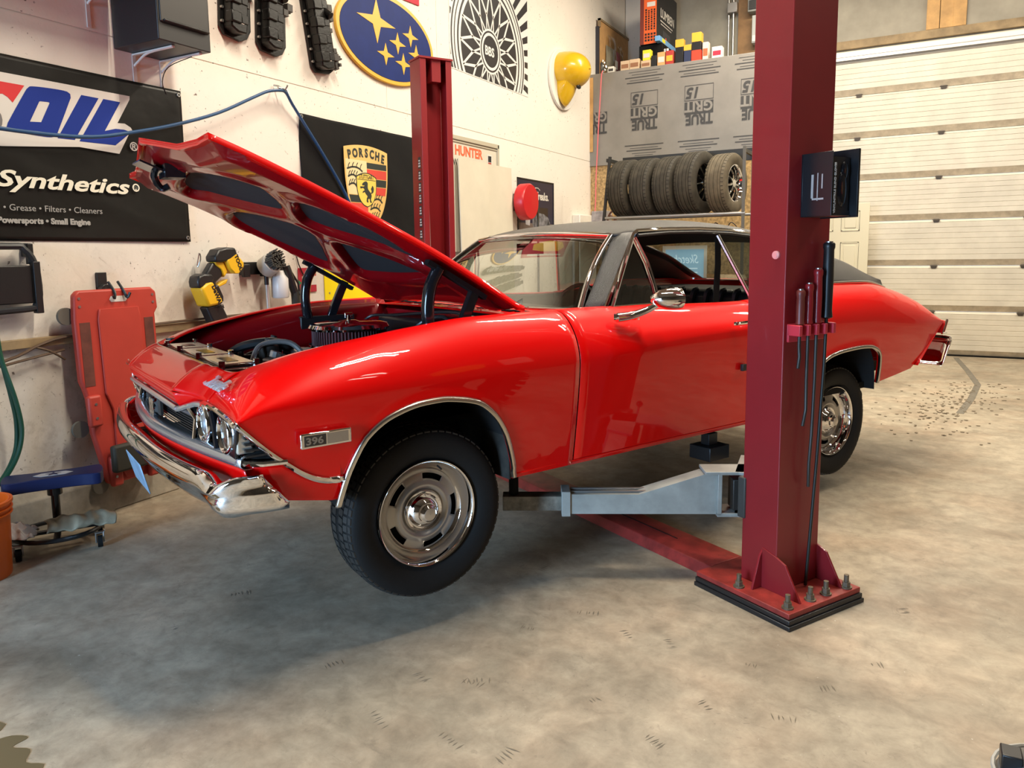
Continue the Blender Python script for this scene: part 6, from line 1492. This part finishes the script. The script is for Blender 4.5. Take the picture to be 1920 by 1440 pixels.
mk('print', B().box(.2355, .237, .18, .78, .34, .355), LOGOW, bg_); mk('print', B().box(.2355, .237, .2, .72, .30, .312), LOGOW, bg_); mk('picture', B().box(.2355, .237, .30, .66, .06, .24), mat('print_darkgrey', (.05, .05, .055), .5), bg_); mk('picture_glow', B().sph((.237, .45, .14), .03, 10, 6, (.1, 1, 1)), ORB, bg_)
tu = empty('bulb_tube', Matrix.Translation((-3.222, 10.50, 4.347)) @ Matrix.Rotation(math.radians(90), 4, 'Z')); tag(tu, 'light blue lamp carton lying against the tall orange box', 'box')
mk('sleeve', B().box(0, 1.0, -.035, .035, 0, .07), mat('carton_blue', (.16, .38, .68), .45), tu, bev=.004); mk('label', B().box(.12, .26, -.037, -.035, .01, .06), YELB, tu)
# cork board with bags
ck = empty('cork_board', frameL(10.56, ZL+.02, -4.139)); tag(ck, 'cork board leaning on the wall above the loft with bags pinned to it', 'board')
mk('cork', B().box(0, 1.2, .03, .78, .035, .06), mat('cork', (.58, .33, .13), .8, vary=.15, vscale=12), ck); mk('frame', B().box(-.02, 1.22, .77, .80, .03, .07).box(-.02, .0, .68, .80, .03, .07), PINED, ck)
mk('edge_strip', B().box(-.03, .0, .0, .69, .0, .05), mat('strip_black', (.03, .03, .04), .5), ck)
BAG = glassmat('clear_bag', (.90, .88, .82), .16, .2); FILL = mat('bag_grey', (.50, .47, .40), .5, vary=.4, vscale=10)
def bag(x, y, w_, h_, m, label, seed, content=True):
    o = empty('plastic_bag', frameL(10.56+x, ZL+.02+y, -4.075)); tag(o, label, 'bag', 'bags pinned on the cork board'); r = random.Random(seed); p = [r.uniform(0, 6) for _ in range(4)]
    mk('film', B().grid(lambda a, t: ((-.5+a)*w_*(1-.25*t*t), (t)*h_, .03+.05*math.sin(PI*a)*math.sin(PI*t*.9+.1)+.012*math.sin(13*a+p[0])*math.sin(11*t+p[1])), 20, 20), BAG, o, sm=70)
    if content: mk('contents', B().grid(lambda a, t: ((-.5+a)*w_*.8, .04+(t)*h_*.7, .012+.035*math.sin(PI*a)*math.sin(PI*t)), 10, 10), m, o, sm=70)
    mk('tag', B().box(w_*.05, w_*.3, h_*.25, h_*.45, .085, .087), LOGOW, o)
    return o
bag(.37, .02, .42, .60, FILL, 'large clear bag of grey parts on the cork board', 1)
bag(.72, .16, .20, .40, mat('bag_pink', (.45, .12, .16), .5), 'bag with pink red parts next to the large clear bag', 2)
bag(.93, .06, .18, .34, mat('bag_cream', (.60, .54, .42), .5), 'cream coloured bag right of the pink one', 3)
bag(1.12, .04, .18, .36, FILL, 'grey bag at the right end of the cork board', 4)
bag(.055, -.01, .15, .24, mat('bag_dark', (.08, .08, .09), .5), 'small bag with a purple header at the foot of the cork board', 5)
# pink string hanging over the underlayment
tag(mk('pink_cord', B().tube([(-3.93, 10.30, 4.0), (-3.955, 10.295, 3.95), (-3.975, 10.29, 3.6), (-4.0, 10.29, 3.2), (-4.02, 10.29, 2.8), (-4.035, 10.29, 2.5), (-4.04, 10.29, 2.2), (-4.05, 10.28, 2.0)], .008, 6, smooth=4), mat('cord_pink', (.72, .16, .18), .6), None), 'thin pink cord hanging down over the grey sheeting', 'cord')

# tyre rack and five wheels
RKX = mat('rack_black', (.022, .022, .02), .5)
rk2 = empty('tire_rack', Matrix.Translation((0, 9.05, 0))); tag(rk2, 'dark steel rack holding five wide tires below the loft', 'rack')
for x0_, x1_ in ((-3.36, -3.28), (-1.70, -1.70)):
    for y in (-.22, .30):
        mk('upright', B().tube([(x0_, y, 0.0), (x0_, y, 1.85), (x1_, y, 2.62)], .022, 4), RKX if x0_ < -2 else mat('rack_grey', (.10, .095, .08), .5), rk2)
mk('front_rail', B().cyl((-3.34, -.22, 1.885), (-1.68, -.22, 1.885), .017, 12), STEEL, rk2)
mk('rear_rail', B().cyl((-3.34, .20, 1.885), (-1.68, .20, 1.885), .017, 12), STEEL, rk2)
mk('back_rail', B().box(-3.30, -1.68, .29, .33, 2.52, 2.66), RKX, rk2); mk('side_bar', B().box(-3.33, -3.29, -.22, .32, 2.56, 2.60).box(-1.72, -1.69, -.22, .32, 2.56, 2.60), RKX, rk2)
mk('lower_shelf', B().box(-3.36, -1.68, -.22, .30, 1.60, 1.63), RKX, rk2)
TT = [(.205, .105), (.222, .118), (.27, .125), (.315, .121), (.338, .112), (.347, .098)]
grooves = [.078, .048, 0.0, -.048, -.078]
for gz in grooves: TT += [(.350, gz+.006), (.341, gz+.004), (.341, gz-.004), (.350, gz-.006)]
TT += [(.347, -.098), (.338, -.112), (.315, -.121), (.27, -.125), (.222, -.118), (.205, -.105)]
def rack_tire(x, y, turn, m, label, rim=False, R=.35, zc=2.24):
    o = empty('tire', Matrix.Translation((x, y, zc)) @ Matrix.Rotation(turn, 4, 'Z') @ Matrix.Rotation(PI/2, 4, 'Y')); tag(o, label, 'tire', 'tires on the rack under the loft')
    k = R/.35
    mk('casing', B().lathe([(r*k, h_) for r, h_ in TT], 64), m, o, sm=35)
    b_ = B()
    for i in range(48):
        for z0_, z1_ in ((.084, .11), (-.11, -.084)):
            t0 = i*2*PI/48; t1 = t0+.02
            r0, r1 = .352*k, .338*k
            b_.add([(r*math.cos(t), r*math.sin(t), z) for r, z in ((r0, z0_ if z0_ > 0 else z1_), (r1+.004, z1_ if z0_ > 0 else z0_)) for t in (t0, t1)], [(0, 1, 3, 2)])
    mk('sipes', b_, RUBBER, o, nsm=True)
    if rim:
        mk('rim', B().lathe([(.19*k, .03), (.20*k, .09), (.212*k, .10), (.215*k, .112), (.208*k, .113), (.198*k, .095), (.185*k, .02)], 48), CHROME, o, sm=60)
        b2_ = B()
        for q in range(9):
            t = q*2*PI/9; c_, s_ = math.cos(t), math.sin(t)
            b2_.tube([(.03*c_, .03*s_, .085), (.10*c_, .10*s_, .095), (.19*k*c_, .19*k*s_, .06)], .014, 6, smooth=3)
        b2_.cyl((0, 0, .03), (0, 0, .10), .045, 20)
        mk('spokes', b2_, mat('rim_chrome', (.7, .7, .68), .12, 1), o)
        mk('rim_back', B().lathe([(.001, .0), (.20*k, .0)], 32), BLACKM, o)
    return o
rack_tire(-3.125, 9.05, math.radians(-10), RUBDUST, 'dusty wide tire at the left end of the rack')
rack_tire(-2.845, 9.05, math.radians(-10), RUBDUST, 'dusty wide tire, second from the left on the rack')
rack_tire(-2.56, 9.05, math.radians(-11), RUBDUST, 'dusty wide tire in the middle of the rack', zc=2.245)
rack_tire(-2.27, 9.03, math.radians(-14), RUBDUST, 'wide tire on a chrome spoked rim, fourth on the rack', True, .365, 2.26)
rack_tire(-1.94, 9.05, math.radians(-12), mat('tire_brown', (.14, .115, .075), .8, vary=.4, vscale=8), 'worn brownish tire at the right end of the rack', True, .345, 2.235)
# clutter under the rack
o = tag(mk('supply_box', B().box(0, .22, 0, .2, 0, .16), mat('carton_white', (.60, .56, .55), .6, vary=.5, vscale=12), None, bev=.003), 'white ribbed box of supplies left of the tire rack', 'box'); o.matrix_world = Matrix.Translation((-3.83, 9.6, 1.86))
o2 = tag(mk('work_shelf', B().box(-4.0, -3.42, 9.4, 10.3, 1.82, 1.858).box(-4.0, -3.95, 9.42, 9.46, 0, 1.82).box(-3.48, -3.43, 9.42, 9.46, 0, 1.82), PINED, None, bev=.003), 'narrow wooden shelf between the wall and the tire rack', 'shelf')
tag(mk('cable_bundle', B().tube([(-3.60, 9.6, 1.90), (-3.55, 9.58, 1.99), (-3.48, 9.6, 2.02), (-3.45, 9.62, 1.93), (-3.52, 9.6, 1.88)], .014, 6, smooth=5).tube([(-3.58, 9.55, 1.87), (-3.52, 9.5, 1.95), (-3.46, 9.55, 1.88)], .010, 6, smooth=4), mat('wire_mixed', (.25, .10, .06), .5, vary=.6, vscale=40), None), 'tangle of reddish cables beside the tire rack', 'cable')
for x, lab in ((-2.04, 'left of the two dark folded lamps on the shelf below the tires'), (-1.86, 'right of the two dark folded lamps on the shelf below the tires')):
    tag(mk('work_lamp', B().lathe([(.001, 0), (.05, 0), (.06, .03), (.045, .08), (.001, .10)], 20, (x, 9.0, 1.631)).tube([(x-.05, 9.0, 1.72), (x, 8.98, 1.79), (x+.06, 9.0, 1.74)], .006, 6, smooth=4), BLACK, None), lab, 'lamp')
# panelled door leaf leaning by the sectional door, and a white bottle
pd = empty('door_leaf', frameB(-.70, 0, 11.2)); tag(pd, 'cream panelled door leaf standing behind the near lift post', 'door leaf')
CRD = mat('leaf_cream', (.66, .62, .46), .45)
mk('leaf', B().box(-.60, .165, .002, 2.06, 0, .04), CRD, pd, bev=.003)
for x0_, x1_ in ((-.50, -.27), (-.17, .05)):
    for z0_, z1_ in ((1.70, 1.96), (.98, 1.55), (.15, .85)):
        b_ = B().frust((0, 0, 0), (.5, .5), (.5, .5), 0.01) if False else B()
        fr_ = B().box(x0_, x1_, z0_, z0_+.015, .04, .046).box(x0_, x1_, z1_-.015, z1_, .04, .046).box(x0_, x0_+.015, z0_, z1_, .04, .046).box(x1_-.015, x1_, z0_, z1_, .04, .046)
        mk('panel_moulding', fr_, CRD, pd, bev=.003); mk('raised_panel', B().box(x0_+.04, x1_-.04, z0_+.04, z1_-.04, .04, .048), CRD, pd, bev=.006)
wb_ = empty('white_bottle', Matrix.Translation((-.86, 11.28, 2.062))); tag(wb_, 'white bottle with a green cap on top of the door leaf', 'bottle')
mk('shoulder', B().lathe([(.001, .0), (.085, .0), (.09, .02), (.09, .22), (.07, .27), (.035, .30), (.03, .33), (.001, .33)], 28), WHITE, wb_, sm=50); mk('cap', B().cyl((0, 0, .33), (0, 0, .39), .03, 16), mat('cap_green', (.0, .40, .12), .4), wb_)
cbn = tag(mk('tall_cabinet', B().box(-1.34, -.70, 11.24, 11.70, 0, 2.06), WHITE, None, bev=.006), 'pale cabinet behind the cream door leaf', 'cabinet')
mk('cabinet_top', B().box(-1.345, -.695, 11.235, 11.70, 2.03, 2.0605), WHITE, cbn)
# edge of a knobbly tire and a grey tool at the bottom right corner
at = empty('off_road_tire', Matrix.Translation((.80, 2.72, .40)) @ Matrix.Rotation(math.radians(60), 4, 'Z') @ Matrix.Rotation(PI/2, 4, 'X')); tag(at, 'knobbly black tire cut off by the right edge of the picture', 'tire')
mk('casing', B().lathe([(.17, .10), (.25, .125), (.33, .12), (.36, .09), (.365, 0), (.36, -.09), (.33, -.12), (.25, -.125), (.17, -.10)], 48), RUBBER, at, sm=60)
b_ = B()
for i in range(30):
    for z0_, z1_, sh in ((.03, .13, 0), (-.13, -.03, .5), (-.028, .028, .25)):
        t0 = (i+sh)*2*PI/30; t1 = t0+.6*2*PI/30
        b_.add([(r*math.cos(t), r*math.sin(t), z) for r in (.352, .395) for t in (t0, t1) for z in (z0_, z1_)], [(0, 1, 3, 2), (4, 6, 7, 5), (0, 4, 5, 1), (2, 3, 7, 6), (0, 2, 6, 4), (1, 5, 7, 3)])
mk('knobs', b_, RUBBER, at, nsm=True)
gt = empty('floor_jack', Matrix.Translation((.412, 2.345, 0))); tag(gt, 'grey rounded tool housing cut off by the bottom right corner', 'floor jack')
mk('housing', B().sph((.0, .0, .0), .16, 28, 16, (1, 1, .62)), mat('housing_grey', (.10, .105, .11), .4), gt, sm=60) 
mk('strap', B().tube([(.155*math.cos(t), .155*math.sin(t), .045) for t in [k*2*PI/30 for k in range(30)]], .006, 6, closed=True), mat('strap_pale', (.34, .34, .32), .5), gt)
mk('lug', B().box(-.14, -.09, -.03, .03, .05, .10), BLACK, gt, bev=.004)
